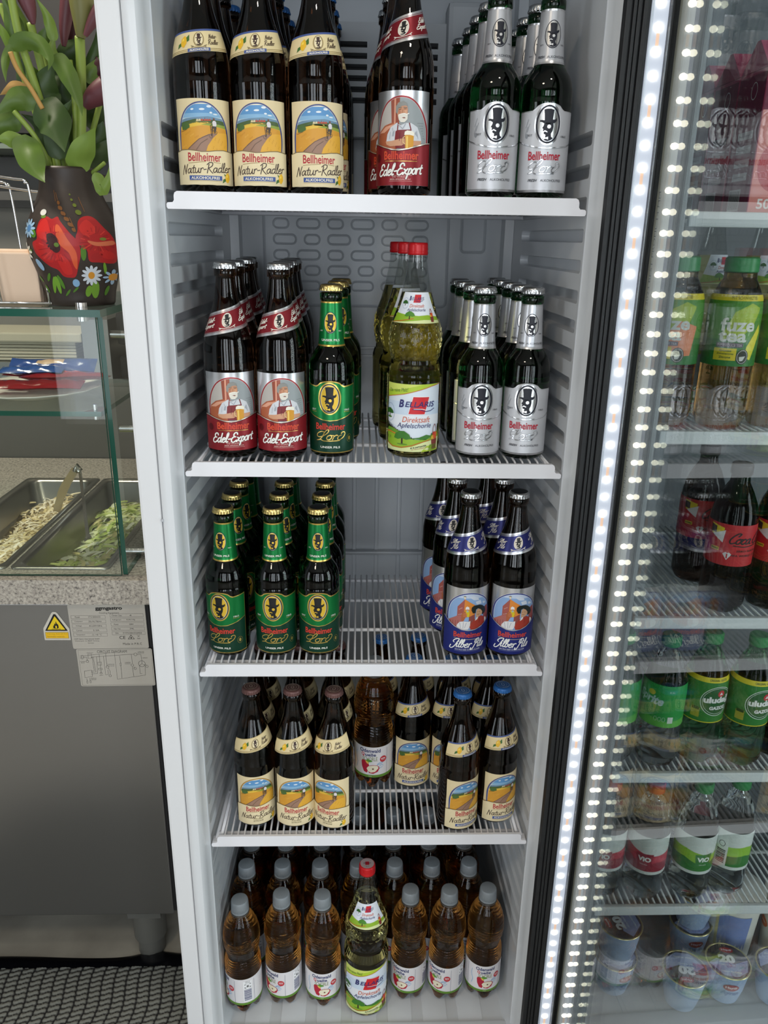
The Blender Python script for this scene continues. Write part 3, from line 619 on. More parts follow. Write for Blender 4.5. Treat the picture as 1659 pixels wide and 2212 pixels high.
    for q in (((-.0205, .0343), (-.0120, .0343)), ((-.0070, .0330), (.0120, .0330))): A.line(list(q), .0005, ink('d9c9a4'), 20)
    A.script('Silber Pils', -.001, .0262, .0510, .0130, .0014, ink('f2f2f0'), 21, slant=.32)
    A.text('EIN PILS DER EXTRA KLASSE', .0005, .0155, .0370, .0019, ink('cfd2e0'), 20, bold=.018)
    for yy in (.0180, .0130): A.line([(-.019, yy), (.018, yy)], .0003, ink('8f96c4'), 20)
    return A
def juice_label():
    A = Art(); F = rd(395, 1180, .1038, 1.107e-4, 1.142e-4, .0375, 30); W = .0420
    A.rect(-W, W, .0105, .1040, ink('dfe8f2'), 0)
    A.rect(-W, W, .060, .080, ink('cfdff0'), 1); A.poly([(-W, .050), (-.02, .045), (.01, .052), (W, .047), (W, .062), (-W, .062)], ink('e9eef4'), 2)
    def pg(pts, col, l): A.poly([F(*p) for p in pts], ink(col), l)
    A.poly([(-W, .1040), (-W, F(60, 1325)[1]), F(150, 1318), F(280, 1295), F(450, 1250), F(600, 1200), (.0400, .1040)], ink('b4cf3a'), 3)
    A.poly([(-W, .1040), (-W, F(60, 1240)[1]), F(250, 1240), F(420, 1200), F(500, 1181)], ink('d3df6c'), 4)
    A.line([(-W, F(60, 1325)[1]), F(150, 1318), F(280, 1295), F(450, 1250), F(600, 1200), F(700, 1165)], .0010, ink('c9783a'), 5)
    A.text('Die reine Pfalz!', F(205, 1250)[0], F(205, 1248)[1], .030, .0050, ink('5f7d3a'), 6, shear=.25, rot=.10)
    bs = F(395, 0)[0]
    pg([(385, 1318), (588, 1318), (535, 1538), (328, 1538)], 'f4f4f4', 6); pg([(392, 1326), (580, 1326), (530, 1532), (336, 1532)], 'd0242c', 7)
    navy = ink('2a2a6a'); A.text('B', F(250, 1405)[0], F(250, 1407)[1], .0072, .0108, navy, 9, bold=.03, shear=.22)
    A.text('ELLARIS', F(480, 1415)[0], F(480, 1415)[1], .0415, .0076, navy, 9, bold=.01, shear=.22)
    A.line([F(390, 1475), F(480, 1480), F(540, 1500), F(600, 1490), F(640, 1462)], .0009, navy, 9); A.line([F(400, 1470), F(500, 1470), F(560, 1488)], .0008, ink('f4f4f4'), 8)
    A.text('Direktsaft', F(435, 1595)[0], F(435, 1600)[1], .0390, .0078, ink('d0603c'), 8, shear=.25)
    A.text('Apfelschorle', F(410, 1680)[0], F(410, 1682)[1], .0480, .0088, navy, 8, shear=.25)
    A.ring(F(118, 1520)[0], F(118, 1520)[1], .0085, .0125, .0004, ink('7f9ac4'), 6); tree(A, F(112, 1530)[0], F(112, 1530)[1], .013, ink('2c5f22'), ink('3a2a18'), 7); A.ell(F(112, 1580)[0], F(112, 1578)[1], .0045, .0013, ink('4c7a2c'), 7, 16)
    hills = [(-W, .0385), F(100, 1700), F(160, 1715), F(260, 1760), F(360, 1830), F(480, 1850), F(600, 1800), F(700, 1740), (W, .0420)]
    A.poly([(-W, .0105)]+[(a, b) for a, b in hills]+[(W, .0105)], ink('6a9a2e'), 4)
    A.poly([(-W, .0105)]+[(-W, .0360), F(180, 1790), F(350, 1840), F(480, 1850), F(620, 1830), (W, .033)]+[(W, .0105)], ink('93b92f'), 5)
    A.poly([F(380, 1828), F(480, 1845), F(560, 1850), F(620, 1800), F(560, 1785), F(470, 1820)], ink('3f7a2a'), 5)
    A.line([(-W, .0360), F(120, 1755), F(220, 1790)], .0016, ink('d9822f'), 6); A.line([(-W, .0205), F(150, 1938), F(260, 1945), F(380, 1920), F(480, 1885), F(600, 1850)], .0012, ink('c4662c'), 7)
    A.poly([(-W, .0105)]+[(-W, .0195), F(150, 1948), F(260, 1955), F(390, 1930), F(520, 1880), F(640, 1850), (W, .030)]+[(W, .0105)], ink('dfe6a8'), 6)
    A.poly([(.012, .0105), (.020, .0180), (.033, .0200), (W, .0105)], ink('b4cf3a'), 7)
    A.text('0,7l', F(110, 1828)[0], F(110, 1828)[1], .0085, .0042, ink('5f7d3a'), 7)
    tree(A, F(265, 1822)[0], F(265, 1835)[1], .0205, ink('3c7a26'), ink('3a2a18'), 8); A.ell(F(265, 1905)[0], F(265, 1905)[1], .008, .0010, ink('5c8a26'), 7, 16)
    A.text('60 % SAFTANTEIL', F(470, 1935)[0], F(470, 1935)[1], .0230, .0022, ink('2c3a3a'), 9, bold=.03, shear=.2, rot=.16); A.text('MIT FRUCHTFLEISCH', F(475, 1955)[0], F(475, 1957)[1], .0210, .0013, ink('a03a4c'), 9, rot=.16)
    basket(A, F(650, 0)[0]+.0005, .0225, .0125, 8)
    for k in range(9): x = F(590, 0)[0]+.0014*k; A.line([(x, .0115), (x+.0006, .016+.0012*(k % 3)), (x+.002, .0195+.0010*(k % 2))], .0006, ink('5c8a2c'), 12, caps=False)
    return A
def basket(A, x, y, s_, L):
    A.poly([(x-.42*s_, y+.35*s_), (x+.45*s_, y+.35*s_), (x+.35*s_, y-.75*s_), (x-.30*s_, y-.75*s_)], ink('8a3d36'), L+2)
    for k in range(4): A.line([(x-.40*s_+k*.02*s_, y+.15*s_-k*.22*s_), (x+.42*s_-k*.02*s_, y+.15*s_-k*.22*s_)], .0004, ink('5c2320'), L+3)
    A.line(smoothpath([(x-.25*s_, y+.35*s_), (x-.15*s_, y+1.6*s_), (x+.1*s_, y+2.0*s_), (x+.3*s_, y+1.5*s_), (x+.38*s_, y+.35*s_)], 5), .0009, ink('8a3d36'), L)
    for dx, dy, r, c in ((-.2, .55, .26, 'e0a83a'), (.15, .62, .28, 'd4572c'), (.0, .95, .24, 'c93a2c'), (.3, .95, .2, 'd9702c'), (-.28, .45, .16, 'd9c24a')): A.ell(x+dx*s_, y+dy*s_, r*s_, r*s_, ink(c), L+1 if dy > .9 else L+1, 16)
    A.poly([(x-.55*s_, y+.9*s_), (x-.3*s_, y+1.1*s_), (x-.25*s_, y+.9*s_)], ink('2f6b2c'), L+1)
def juice_neck():
    A = Art(); t0, t1 = .1835, .2225; W0, W1 = .0340, .0250
    def S(x, t): return (x*(W0+(W1-W0)*(t-t0)/(t1-t0)), t)
    A.poly([S(-1, t0), S(-.5, t0), S(0, t0), S(.5, t0), S(1, t0), S(1, t1), S(-1, t1)], ink('e6ecf4'), 0)
    A.poly([S(-1, t0), S(1, t0), S(1, .1915), S(.5, .1940), S(.1, .1930), S(-.5, .1945), S(-1, .1965)], ink('93b92f'), 1)
    A.poly([S(-1, t0), S(1, t0), S(1, .1870), S(.3, .1880), S(-.4, .1855), S(-1, .1842)], ink('dfe6a8'), 2); A.line([S(-1, .1842), S(-.6, .1862), S(-.1, .1895)], .0010, ink('c4662c'), 3)
    navy = ink('2a2a6a')
    A.poly([(-.0025, .2195), (.0085, .2195), (.0065, .2095), (-.0050, .2095)], ink('d0242c'), 3)
    A.text('B', -.0100, .2150, .0036, .0056, navy, 5, bold=.03, shear=.2); A.text('ELLARIS', .0030, .2145, .0203, .0039, navy, 5, shear=.2)
    A.line([(-.001, .2112), (.005, .2105), (.010, .2118)], .0006, navy, 5)
    A.text('Direktsaft', .001, .2055, .0225, .0042, ink('d0603c'), 5, shear=.25); A.text('Apfelschorle', 0, .1998, .0270, .0048, navy, 5, shear=.25)
    A.ring(-.0180, .2085, .0055, .0070, .0003, ink('7f9ac4'), 3, 24); tree(A, -.0182, .2082, .0080, ink('2c5f22'), ink('3a2a18'), 4)
    tree(A, -.0085, .1925, .0115, ink('4c8a2c'), ink('3a2a18'), 4)
    basket(A, .0215, .1895, .0060, 4)
    return A
def odenwald_label():
    A = Art(); t0, t1 = .029, .091; W = PI*.0342*.999
    A.rect(-W, W, t0, t1, ink('e3e0e2'), 0); A.rect(-W, W, t0, t0+.0052, ink('5f8a2e'), 1)
    navy = ink('1f2c66')
    for x, a in ((-.028, 1), (.028, 1)): pass
    A.text('Odenwald', -.003, .0838, .0365, .0075, navy, 3, bold=.02)
    A.text('Q', -.0155, .0755, .0055, .0078, ink('cc2233'), 3, bold=.02); A.text('uelle', -.0020, .0757, .0190, .0064, navy, 3, bold=.02)
    A.text('SCHORLE', -.003, .0672, .0260, .0082, ink('7f8a4c'), 3)
    A.text('MIX', -.002, t0+.0026, .0060, .0020, ink('d8e0c0'), 3)
    A.poly([(-.0185, .0600), (-.0165, .0640), (-.0110, .0640), (-.0050, .0610), (-.0040, .0480), (-.0080, .0380), (-.0135, .0400), (-.0175, .0500)], ink('b51f38'), 2)
    A.poly([(-.0115, .0630), (-.0060, .0620), (-.0045, .0560), (-.0085, .0580)], ink('e6c25a'), 3)
    A.poly([(-.0100, .0630), (-.0070, .0665), (-.0005, .0650), (.0015, .0620), (-.0040, .0605)], ink('5c9a3a'), 4)
    A.poly([(-.0090, .0470), (-.0060, .0525), (.0020, .0550), (.0110, .0535), (.0140, .0480), (.0110, .0410), (.0030, .0370), (-.0040, .0385)], ink('b51f38'), 4)
    A.poly([(-.0085, .0475), (-.0055, .0520), (.0020, .0543), (.0105, .0528), (.0120, .0480), (.0060, .0410), (-.0010, .0395), (-.0060, .0420)], ink('f0e8cc'), 5)
    A.poly([(.0005, .0470), (.0025, .0490), (.0045, .0470), (.0025, .0450)], ink('6a4a2c'), 6)
    for q in (((.0090, .0530), (.0120, .0580), (.0180, .0600)), ((.0120, .0500), (.0170, .0540), (.0210, .0520)), ((.0130, .0470), (.0190, .0500)), ((-.0290, .078), (-.0300, .066), (-.0270, .055), (-.0290, .044))): A.line(smoothpath(q, 4), .0009, ink('7fb4dc'), 3)
    A.line(smoothpath([(.0100, .0560), (.0160, .0565), (.0200, .0590)], 4), .0009, ink('5c9fd0'), 4)
    A.ell(.0205, .0655, .0062, .0062, ink('c42a36'), 4, 20); A.text('60%', .0205, .0668, .0080, .0028, ink('f4f4f4'), 5, bold=.018); A.text('FRUCHT', .0205, .0638, .0065, .0013, ink('f4f4f4'), 5)
    for x in (.0400, -.0640): 
        A.line([(x-.0120, .0340), (x-.0120, .0860)], .0004, navy, 2); A.line([(x+.0255, .0340), (x+.0255, .0860)], .0004, navy, 2)
    bx = .0530; A.rect(bx-.0085, bx+.0085, .0370, .0855, ink('f2f2f4'), 2)
    wds = [1.2, .5, .8, 1.6, .5, 1, .6, 1.4, .5, .9, 1.2, .6, 1.5, .5, .8]; y = .0400
    for i, q in enumerate(wds): A.rect(bx-.0070, bx+.0070, y, y+q*.0011, navy, 3); y += q*.0011+.0008
    for k in range(4): A.poly([(bx-.006+(k % 2)*.012, .0700+(k//2)*.009), (bx-.002+(k % 2)*.004, .0700+(k//2)*.009), (bx-.006+(k % 2)*.012, .0725+(k//2)*.0045)], BLK_I, 3)
    A.ring(bx, .0738, .0024, .0030, .0005, BLK_I, 3, 14); A.rect(bx-.0012, bx+.0012, .0722, .0752, BLK_I, 3)
    for i, q in enumerate(('Pfand', 'Einweg')): A.text(q, bx, .0845-i*.0028, .0080, .0018, BLK_I, 3)
    for i in range(7): A.text('Erfrischungsgetränk mit Apfel', -.0540, .0780-i*.0050, .0200, .0018, ink('6a6c7c'), 3)
    for i in range(5): A.text('Zutaten: Wasser, Apfelsaft', .0855, .0780-i*.0050, .0140, .0016, ink('6a6c7c'), 3)
    return A
# ---------------------------------------------------------------- the room
FZ = 0.04
wallm = mat('wall_paint', '#8f8e88', 0.8); nt, lk, b = nodes(wallm)
n = nt.new('ShaderNodeTexNoise'); n.inputs['Scale'].default_value = 3; r = nt.new('ShaderNodeValToRGB'); r.color_ramp.elements[0].color = (*lin('85847e'), 1); r.color_ramp.elements[1].color = (*lin('989790'), 1)
lk.new(n.outputs[0], r.inputs[0]); lk.new(r.outputs[0], b.inputs['Base Color'])
floorm = mat('floor_tiles', '#9c978c', 0.35); nt, lk, b = nodes(floorm)
tc = nt.new('ShaderNodeTexCoord'); n = nt.new('ShaderNodeTexNoise'); n.inputs['Scale'].default_value = 6; n.inputs['Detail'].default_value = 6
r = nt.new('ShaderNodeValToRGB'); r.color_ramp.elements[0].color = (*lin('8d897f'), 1); r.color_ramp.elements[1].color = (*lin('aaa69a'), 1); r.color_ramp.elements[0].position = .35; r.color_ramp.elements[1].position = .65
lk.new(tc.outputs['Object'], n.inputs[0]); lk.new(n.outputs[0], r.inputs[0]); lk.new(r.outputs[0], b.inputs['Base Color'])
def slab(name, x0, x1, y0, y1, z0, z1, m):
    q = MB(); q.box(x0, x1, y0, y1, z0, z1); return struct(q.build(name, m))
slab('floor', -3.3, 2.9, -3.6, 1.7, -0.06, FZ, floorm)
slab('ceiling', -3.3, 2.9, -3.6, 1.7, 2.86, 2.96, mat('ceiling_paint', '#b9b7b0', 0.9))
slab('wall_back', -3.3, 2.9, 1.6, 1.7, FZ, 2.86, wallm)
for nm, x0, ya, yb, wn in (('wall_left', -3.4, -2.55, -1.65, 6), ('wall_right', 2.9, -2.15, -1.05, 7)):
    q = MB(); q.box(x0, x0+.1, -3.6, ya, FZ, 2.86); q.box(x0, x0+.1, yb, 1.7, FZ, 2.86); q.box(x0, x0+.1, ya, yb, FZ, .30); q.box(x0, x0+.1, ya, yb, 2.40, 2.86); struct(q.build(nm, wallm))
    q = MB(); q.box(x0+.02, x0+.06, ya, ya+.04, .30, 2.40); q.box(x0+.02, x0+.06, yb-.04, yb, .30, 2.40); q.box(x0+.02, x0+.06, ya+.04, yb-.04, .30, .34); q.box(x0+.02, x0+.06, ya+.04, yb-.04, 2.36, 2.40); struct(q.build('window_%d' % wn, mat('window_frame_white', '#d9d9d6', 0.4)))
wf = MB(); dk = mat('window_wall_paint', '#5d5b57', 0.8); xs = [-3.3]
for x, ww in WIN: xs += [x-ww/2, x+ww/2]
xs.append(2.9)
for i in range(0, len(xs), 2): wf.box(xs[i], xs[i+1], -3.6, -3.45, 0.35, 2.55)
wf.box(-3.3, 2.9, -3.6, -3.45, FZ, 0.35); wf.box(-3.3, 2.9, -3.6, -3.45, 2.55, 2.86); struct(wf.build('wall_front', dk))
for i, (x, ww) in enumerate(WIN):
    f = MB(); a, c = x-ww/2, x+ww/2
    for q in ((a, a+.04, .35, 2.55), (c-.04, c, .35, 2.55)): f.box(q[0], q[1], -3.58, -3.50, q[2], q[3])
    for q in ((.35, .40), (2.50, 2.55), (1.35, 1.39)): f.box(a+.04, c-.04, -3.58, -3.50, *q)
    struct(f.build('window_%d' % (i+1), mat('window_frame_white', '#d9d9d6', 0.4)))
# ---------------------------------------------------------------- refrigerator
ZS = [1.531, 1.191, .879, .562]; WT = .0197; TRAY = .14
fr = thing('refrigerator', 'open white upright drinks refrigerator full of beer and juice bottles', 'refrigerator', (0, 0, FZ))
def sub(o):
    o.location.z -= FZ; return o
def wallx(y): return .2665-(y/.46)*.0145
cb = MB(); cb.bbox(-.3150, -.2865, -.034, .56, .05, 2.02, .004); cb.bbox(.2700, .3150, -.034, .56, .05, 2.02, .004)
cb.box(-.2865, .2865, .52, .56, .05, 2.02); cb.box(-.2865, .2865, -.030, .52, 1.96, 2.02); cb.box(-.2865, .2865, -.030, .52, .05, .118)
sub(cb.build('cabinet', WHITE, fr))
# front trim of the liner: stepped rounded strip on both sides
tr = MB()
for sg in (-1, 1):
    prof = [(.2852, -.0300), (.2852, -.0345), (.2835, -.0360), (.2770, -.0368), (.2700, -.0355), (.2668, -.0320), (.2640, -.0200), (.2610, -.0050), (.2592, -.0030), (.2592, .004), (.2865, .004)]
    tr.prism([(sg*x, y) for x, y in prof], 'z', .118, 1.955)
sub(tr.build('liner_trim', LINER, fr, auto=35))
j = MB(); j.bbox(-.2875, -.2838, -.0372, -.030, 1.135, 1.1385, .0005); sub(j.build('trim_joint', mat('trim_joint_grey', '#b5b8bc', .4), fr))
# side walls with the moulded shelf ribs
def rounded(y0, y1, z0, z1, r, n=5):
    out = []
    for cy_, cz, a in ((y1-r, z0+r, -PI/2), (y1-r, z1-r, 0), (y0+r, z1-r, PI/2), (y0+r, z0+r, PI)):
        for k in range(n+1): out.append((cy_+r*math.cos(a+PI/2*k/n), cz+r*math.sin(a+PI/2*k/n)))
    return out
def wx2(y, z=1): return .2592-(y/.46)*.0125+(.0065 if z < .535 else 0)
for sg in (-1, 1):
    s_ = MB(); z = 1.6380; H_ = .01875; k = 0
    def strip_(z0, z1): s_.add([(sg*wx2(-.004, z0), -.004, z0), (sg*wx2(.46, z0), .46, z0), (sg*wx2(.46, z0), .46, z1), (sg*wx2(-.004, z0), -.004, z1)], [(0, 1, 2, 3) if sg < 0 else (3, 2, 1, 0)])
    strip_(z, 1.95)
    while z > .30:
        o0 = rounded(.001, .352, z-H_-.0084, z-H_+.0084, .0080); rect_ = [(-.004, z-.0375), (.46, z-.0375), (.46, z), (-.004, z)]
        tri = tessellate_polygon([[Vector((p[0], p[1], 0)) for p in rect_], [Vector((p[0], p[1], 0)) for p in o0]]); pts_ = rect_+o0
        s_.add([(sg*wx2(p[0], z), p[0], p[1]) for p in pts_], [t_ if ((pts_[t_[1]][0]-pts_[t_[0]][0])*(pts_[t_[2]][1]-pts_[t_[0]][1])-(pts_[t_[1]][1]-pts_[t_[0]][1])*(pts_[t_[2]][0]-pts_[t_[0]][0]) > 0) == (sg < 0) else t_[::-1] for t_ in tri])
        o1 = rounded(.004, .349, z-H_-.0066, z-H_+.0066, .0062); n_ = len(o0)
        vs = [(sg*wx2(y, z), y, zz) for y, zz in o0]+[(sg*(wx2(y, z)+.0125), y, zz) for y, zz in o1]
        fs = [(q_, n_+q_, n_+(q_+1) % n_, (q_+1) % n_) for q_ in range(n_)]+[tuple(range(2*n_-1, n_-1, -1))]
        s_.add(vs, fs if sg > 0 else [tuple(reversed(f)) for f in fs]); z -= .0375
    strip_(.12, z)
    s_.box(*sorted((sg*.2475, sg*.232)), .415, .46, .13, 1.95)
    sub(s_.build('side_liner', LINER, fr, auto=25))
bw = MB(); bw.box(-.256, .256, .455, .475, .12, 1.96)
for x in (-.205, -.165, -.12, -.075, -.03, .015, .06, .105, .15, .195): bw.bbox(x-.004, x+.004, .451, .456, .16, 1.16, .002)
for zz in (1.290, 1.305): bw.bbox(-.235, .235, .450, .456, zz-.003, zz+.003, .002)
bw.bbox(-.235, .235, .440, .456, .890, .898, .003)
sub(bw.build('back_liner', mat('back_plastic', '#c3c7cb', .35), fr, auto=30))
# embossed evaporator pattern: rows of raised ovals
em = MB(); rows = 0; zz = 1.522
def pill(q, x0, x1, z0, z1, y, dy, wd, rad=1):
    r = (z1-z0)/2*rad; o = rounded(x0, x1, z0, z1, r*.98, 6); i_ = rounded(x0+wd, x1-wd, z0+wd, z1-wd, max(.001, r*.9-wd*.9), 6); n_ = len(o)
    mid = [((a[0]+b_[0])/2, (a[1]+b_[1])/2) for a, b_ in zip(o, i_)]
    vs = [(a, y, b_) for a, b_ in o]+[(a, y-dy, b_) for a, b_ in mid]+[(a, y, b_) for a, b_ in i_]
    q.add(vs, [(k, (k+1) % n_, n_+(k+1) % n_, n_+k) for k in range(n_)]+[(n_+k, n_+(k+1) % n_, 2*n_+(k+1) % n_, 2*n_+k) for k in range(n_)])
while zz > 1.395:
    x = -.178
    k = rows
    while x < .108:
        wd = .044 if k % 2 else .031; pill(em, x, min(x+wd, .125), zz-.010, zz+.010, .4552, .0022, .0045); x += wd+.011; k += 1
    rows += 1; zz -= .0265
pill(em, -.196, .140, 1.378, 1.560, .4552, .002, .006, .14); pill(em, .158, .206, 1.475, 1.60, .4552, .002, .006, .16)
sub(em.build('embossed_panel', mat('back_plastic', ''), fr, auto=50))
pr = MB()
for x in (.165, .212): pr.prism([(x-.0015, 1.33), (x+.0015, 1.33), (x+.0015, 1.405), (x-.0015, 1.405)], 'y', .430, .455)
pr.prism([(.165, 1.36), (.18, 1.385), (.1885, 1.375), (.197, 1.385), (.212, 1.36), (.212, 1.33), (.165, 1.33)], 'y', .44, .455)
sub(pr.build('sensor_clip', mat('clip_grey', '#5a6470', .4), fr))
# fan cover with air slots at the top of the back wall
fc = MB(); fy0, fy1 = .372, .40
slots = []
for k in range(6): slots.append(1.787-k*.0158)
def slotrow(z): return [(-.105, -.012), (.010, .100)]
zs_ = [1.655]+[v for z in reversed(slots) for v in (z-.0042, z+.0042)]+[1.818]
for i in range(0, len(zs_), 2): fc.box(-.20, .112, fy0, fy1, zs_[i], zs_[i+1])
for z in slots:
    fc.box(-.20, -.105, fy0, fy1, z-.0042, z+.0042); fc.box(-.012, .010, fy0, fy1, z-.0042, z+.0042); fc.box(.100, .112, fy0, fy1, z-.0042, z+.0042)
fc.bbox(.112, .205, fy0-.02, fy1, 1.66, 1.845, .008)
sub(fc.build('fan_cover', mat('fan_cover_grey', '#aeb1b4', .45), fr))
fb = MB(); fb.box(-.19, .11, .405, .45, 1.66, 1.81); sub(fb.build('fan_duct', BLK, fr))
tp = MB(); tp.box(-.262, .262, -.02, .46, 1.905, 1.93); tp.tube([(-.02+.02*math.cos(a/8*PI), .30+.02*math.sin(-a/8*PI), 1.903) for a in range(9)], .0012, 6)
sub(tp.build('ceiling_liner', mat('ceiling_plastic', '#b9c2ca', .35), fr))
# moulded floor tray
ft = MB(); ft.box(-.262, .262, .000, .46, .118, TRAY-.002)
for k in range(7): ft.bbox(-.225+k*.0655, -.180+k*.0655, .012, .40, TRAY-.004, TRAY-.0005, .0015)
ft.bbox(-.262, .262, -.022, .010, .118, TRAY+.004, .004)
for sg in (-1, 1):
    ft.prism([(sg*.267, TRAY-.004), (sg*.248, TRAY-.004), (sg*.253, TRAY+.003), (sg*.262, TRAY+.015), (sg*.2645, TRAY+.05), (sg*.2655, TRAY+.10), (sg*.267, TRAY+.10)], 'y', -.010, .44)
sub(ft.build('floor_tray', LINER, fr, auto=35))
ps = Art()
for i in range(9): ps.rect(0, .022, -i*.008, -i*.008+.0022, BLK_I, 0)
ps.text('SERVICE', .011, .012, .022, .007, BLK_I, 0)
psm = ps.mesh('m'); psm.transform(Matrix.Translation((.2525, .36, 1.80)) @ Matrix.Rotation(-PI/2, 4, 'Z') @ Matrix.Rotation(PI/2, 4, 'X'))
pso = bpy.data.objects.new('printed_notice', psm); COL.objects.link(pso); pso.parent = fr; sub(pso)
# ---------------------------------------------------------------- wire shelves
def shelf(zb, label, gz=.0180):
    t = thing('wire_shelf', label, 'shelf', (0, 0, zb), 0, 'white wire shelves in the open refrigerator')
    l = MB(); o = [(-.2575, .0005), (-.2560, -.0015), (.2560, -.0015), (.2575, .0005), (.2575, .0040), (.2560, .0058), (.2520, .0062)]
    o += [(.2500+.0 , .0062), (.2482, .0085), (.2482, .0138), (.2470, .0172), (.2440, .0188)]
    o += [(-x, y) for x, y in reversed(o[7:])]+[(-.2520, .0062), (-.2560, .0058), (-.2575, .0040)]
    l.prism(o, 'y', -.005, -.0005); l.bbox(-.2575, .2575, -.004, .014, -.0015, .0050, .002)
    l.build('shelf_lip', SHELFW, t, auto=35)
    g = MB(); n_ = 46
    for k in range(n_):
        x = -.237+.474*k/(n_-1); g.tube([(x, -.001, .010), (x, .004, gz-.0015), (x, .012, gz), (x, .318, gz), (x, .326, gz-.0015), (x, .330, .010), (x, .330, .002)], .00155, 6)
    g.build('wire_grid', SHELFW, t, smooth=True)
    f = MB()
    for sg in (-1, 1):
        f.tube([(sg*.2505, .008, .0040), (sg*.2480, .335, .0040)], .0034, 8); f.tube([(sg*.2420, .006, .0140), (sg*.2400, .330, .0140)], .0026, 8)
    for yy, z, r_ in ((.115, gz-.0046, .0030), (.225, gz-.0046, .0030), (.331, .0040, .0036), (.016, gz-.0065, .0030)): f.tube([(-.2485, yy, z), (.2485, yy, z)], r_, 8)
    f.build('shelf_frame', SHELFW, t, smooth=True)
    return t
shelf(ZS[0], 'top white wire shelf seen slightly from below, under the tallest bottle necks')
shelf(ZS[1], 'second white wire shelf from the top, holding the clear apple juice bottles')
shelf(ZS[2], 'third white wire shelf from the top, with a wide empty gap in the middle')
shelf(ZS[3], 'lowest white wire shelf, above the bottles standing on the refrigerator floor', .0143)
# ---------------------------------------------------------------- bottle prototypes
def crown(name, R, top, side, parent, printed=None):
    q = MB(); seg = 84; H = .0085
    rings = [(0, H), (.0100, H), (.0124, H-.0003), (.0140, H-.0012), (.0149, H-.0030), (.0150, H-.0045)]
    vs = [(0, 0, H)]; fs = []
    for r_, z_ in rings[1:]:
        for k in range(seg): a = 2*PI*k/seg; vs.append((r_*math.cos(a), r_*math.sin(a), z_))
    for z_, am in ((H-.0066, .0006), (H-.0085, .0011)):
        for k in range(seg): a = 2*PI*k/seg; rr = .0151+am*math.cos(21*a); vs.append((rr*math.cos(a), rr*math.sin(a), z_+(.0004*math.cos(21*a) if am > .001 else 0)))
    n_ = len(rings)-1+2; mi = []
    for k in range(seg): fs.append((0, 1+k, 1+(k+1) % seg)); mi.append(1)
    for i in range(n_-1):
        for k in range(seg): fs.append((1+i*seg+k, 1+(i+1)*seg+k, 1+(i+1)*seg+(k+1) % seg, 1+i*seg+(k+1) % seg)); mi.append(1 if i < 1 else 0)
    o = mesh_obj('crown_cap', [(v[0], v[1], v[2]+R) for v in vs], fs, [side, top], parent, True, mi)
    if printed:
        A = Art(); A.ring(0, 0, .0108, .0108, .0006, printed, 0); A.ring(0, 0, .0068, .0068, .0004, printed, 0); A.ell(0, 0, .0028, .0040, printed, 0); A.ell(0, 0, .0019, .0030, side, 1)
        A.text('BRAUEREI', 0, .0087, .010, .0018, printed, 0); A.text('BELLHEIM', 0, -.0087, .010, .0018, printed, 0)
        p = A.build('cap_print', o, M=Matrix.Translation((0, 0, R+H+.0003)))
    return o
def beer(prof, H, glass, capm, topm, lab, neck, name, printed=None, ltilt=0, ntilt=0, nref=.0200):
    t = thing(name, 'x', 'bottle'); q = MB(); q.lathe(resample(prof, .006), 48); q.build('bottle_glass', glass, t, smooth=True)
    crown('crown_cap', H-.0085, topm, capm, t, printed)
    if lab: lab.build('front_label', t, surf=wrap(prof, .0342 if H > .24 else .0311), ds=.003)
    if neck: neck.build('neck_label', t, surf=wrap(prof, nref, ntilt), ds=.0022, dt=.004)
    return t
EXPORT_N = collar_export(ink('86202a', .4, .35), 'Edel-'); SILBER_N = collar_export(ink('2c3070', .4, .35), 'Silber')
PROTO = {}
PROTO['export'] = beer(P_NRW, .257, BROWNG, CAPS, CAPS, export_label(), EXPORT_N, 'beer_bottle', None, 0, .28, .0215)
PROTO['silber'] = beer(P_NRW, .257, BROWNG, CAPS, CAPK, silber_label(), SILBER_N, 'beer_bottle', None, 0, .22, .0215)
PROTO['free'] = beer(P_NRW, .257, BROWNG, CAPBL, CAPBL, radler_label('free'), collar_radler('free'), 'beer_bottle', ink('b9cbe2'), 0, .12, .0290)
PROTO['zitrone'] = beer(P_NRW, .257, BROWNG, CAPBR, CAPBR, radler_label('voll'), collar_radler('voll'), 'beer_bottle', ink('c9b3a0'), 0, .20, .0290)
PROTO['silver'] = beer(P_LONG, .231, GREENG, CAPS, CAPS, lord_label('silver'), lord_neck('silver'), 'beer_bottle', None, 0, 0, .0157)
PROTO['green'] = beer(P_LONG, .231, GREENG, CAPG, CAPK, lord_label('green'), lord_neck('green'), 'beer_bottle', None, 0, 0, .0157)
# clear juice bottle
def juice_rf(r, z, th):
    if .116 < z < .1275: r += .0006*math.cos(48*th)
    if .136 < z < .180:
        i = round((z-.138)/.0075); zz = z-.138-i*.0075
        w_ = math.cos(20*th+(PI if i % 2 else 0)); r += .0009*max(0, w_)**3*max(0, math.cos(zz/.00375*PI/2))
    return r, z
t = thing('juice_bottle', 'x', 'bottle')
q = MB(); cut = [p for p in P_JUICE if p[0] <= .222]; q.lathe(resample(cut, .0016), 120, rf=juice_rf); q.build('bottle_glass', JUICE, t, smooth=True)
q = MB(); up = [p for p in P_JUICE if p[0] >= .222]; q.lathe([(z, r+.0002) for z, r in resample(up, .004)], 48); q.f = q.f[:-2]; q.mi = q.mi[:-2]
q.tube([(.0122*math.cos(a*PI/12), .0122*math.sin(a*PI/12), .2665) for a in range(24)], .0011, 6, True); q.build('bottle_neck', NECKP, t, smooth=True)
q = MB(); q.lathe([(.2690, .0120), (.2692, .0133), (.2720, .0137), (.2735, .0131), (.2745, .0131), (.2765, .0136), (.2785, .0131), (.2805, .0133), (.2830, .0130), (.2845, .0120), (.2846, 0)], 48)
c_ = q.build('screw_cap', SCREWRED, t, smooth=True)
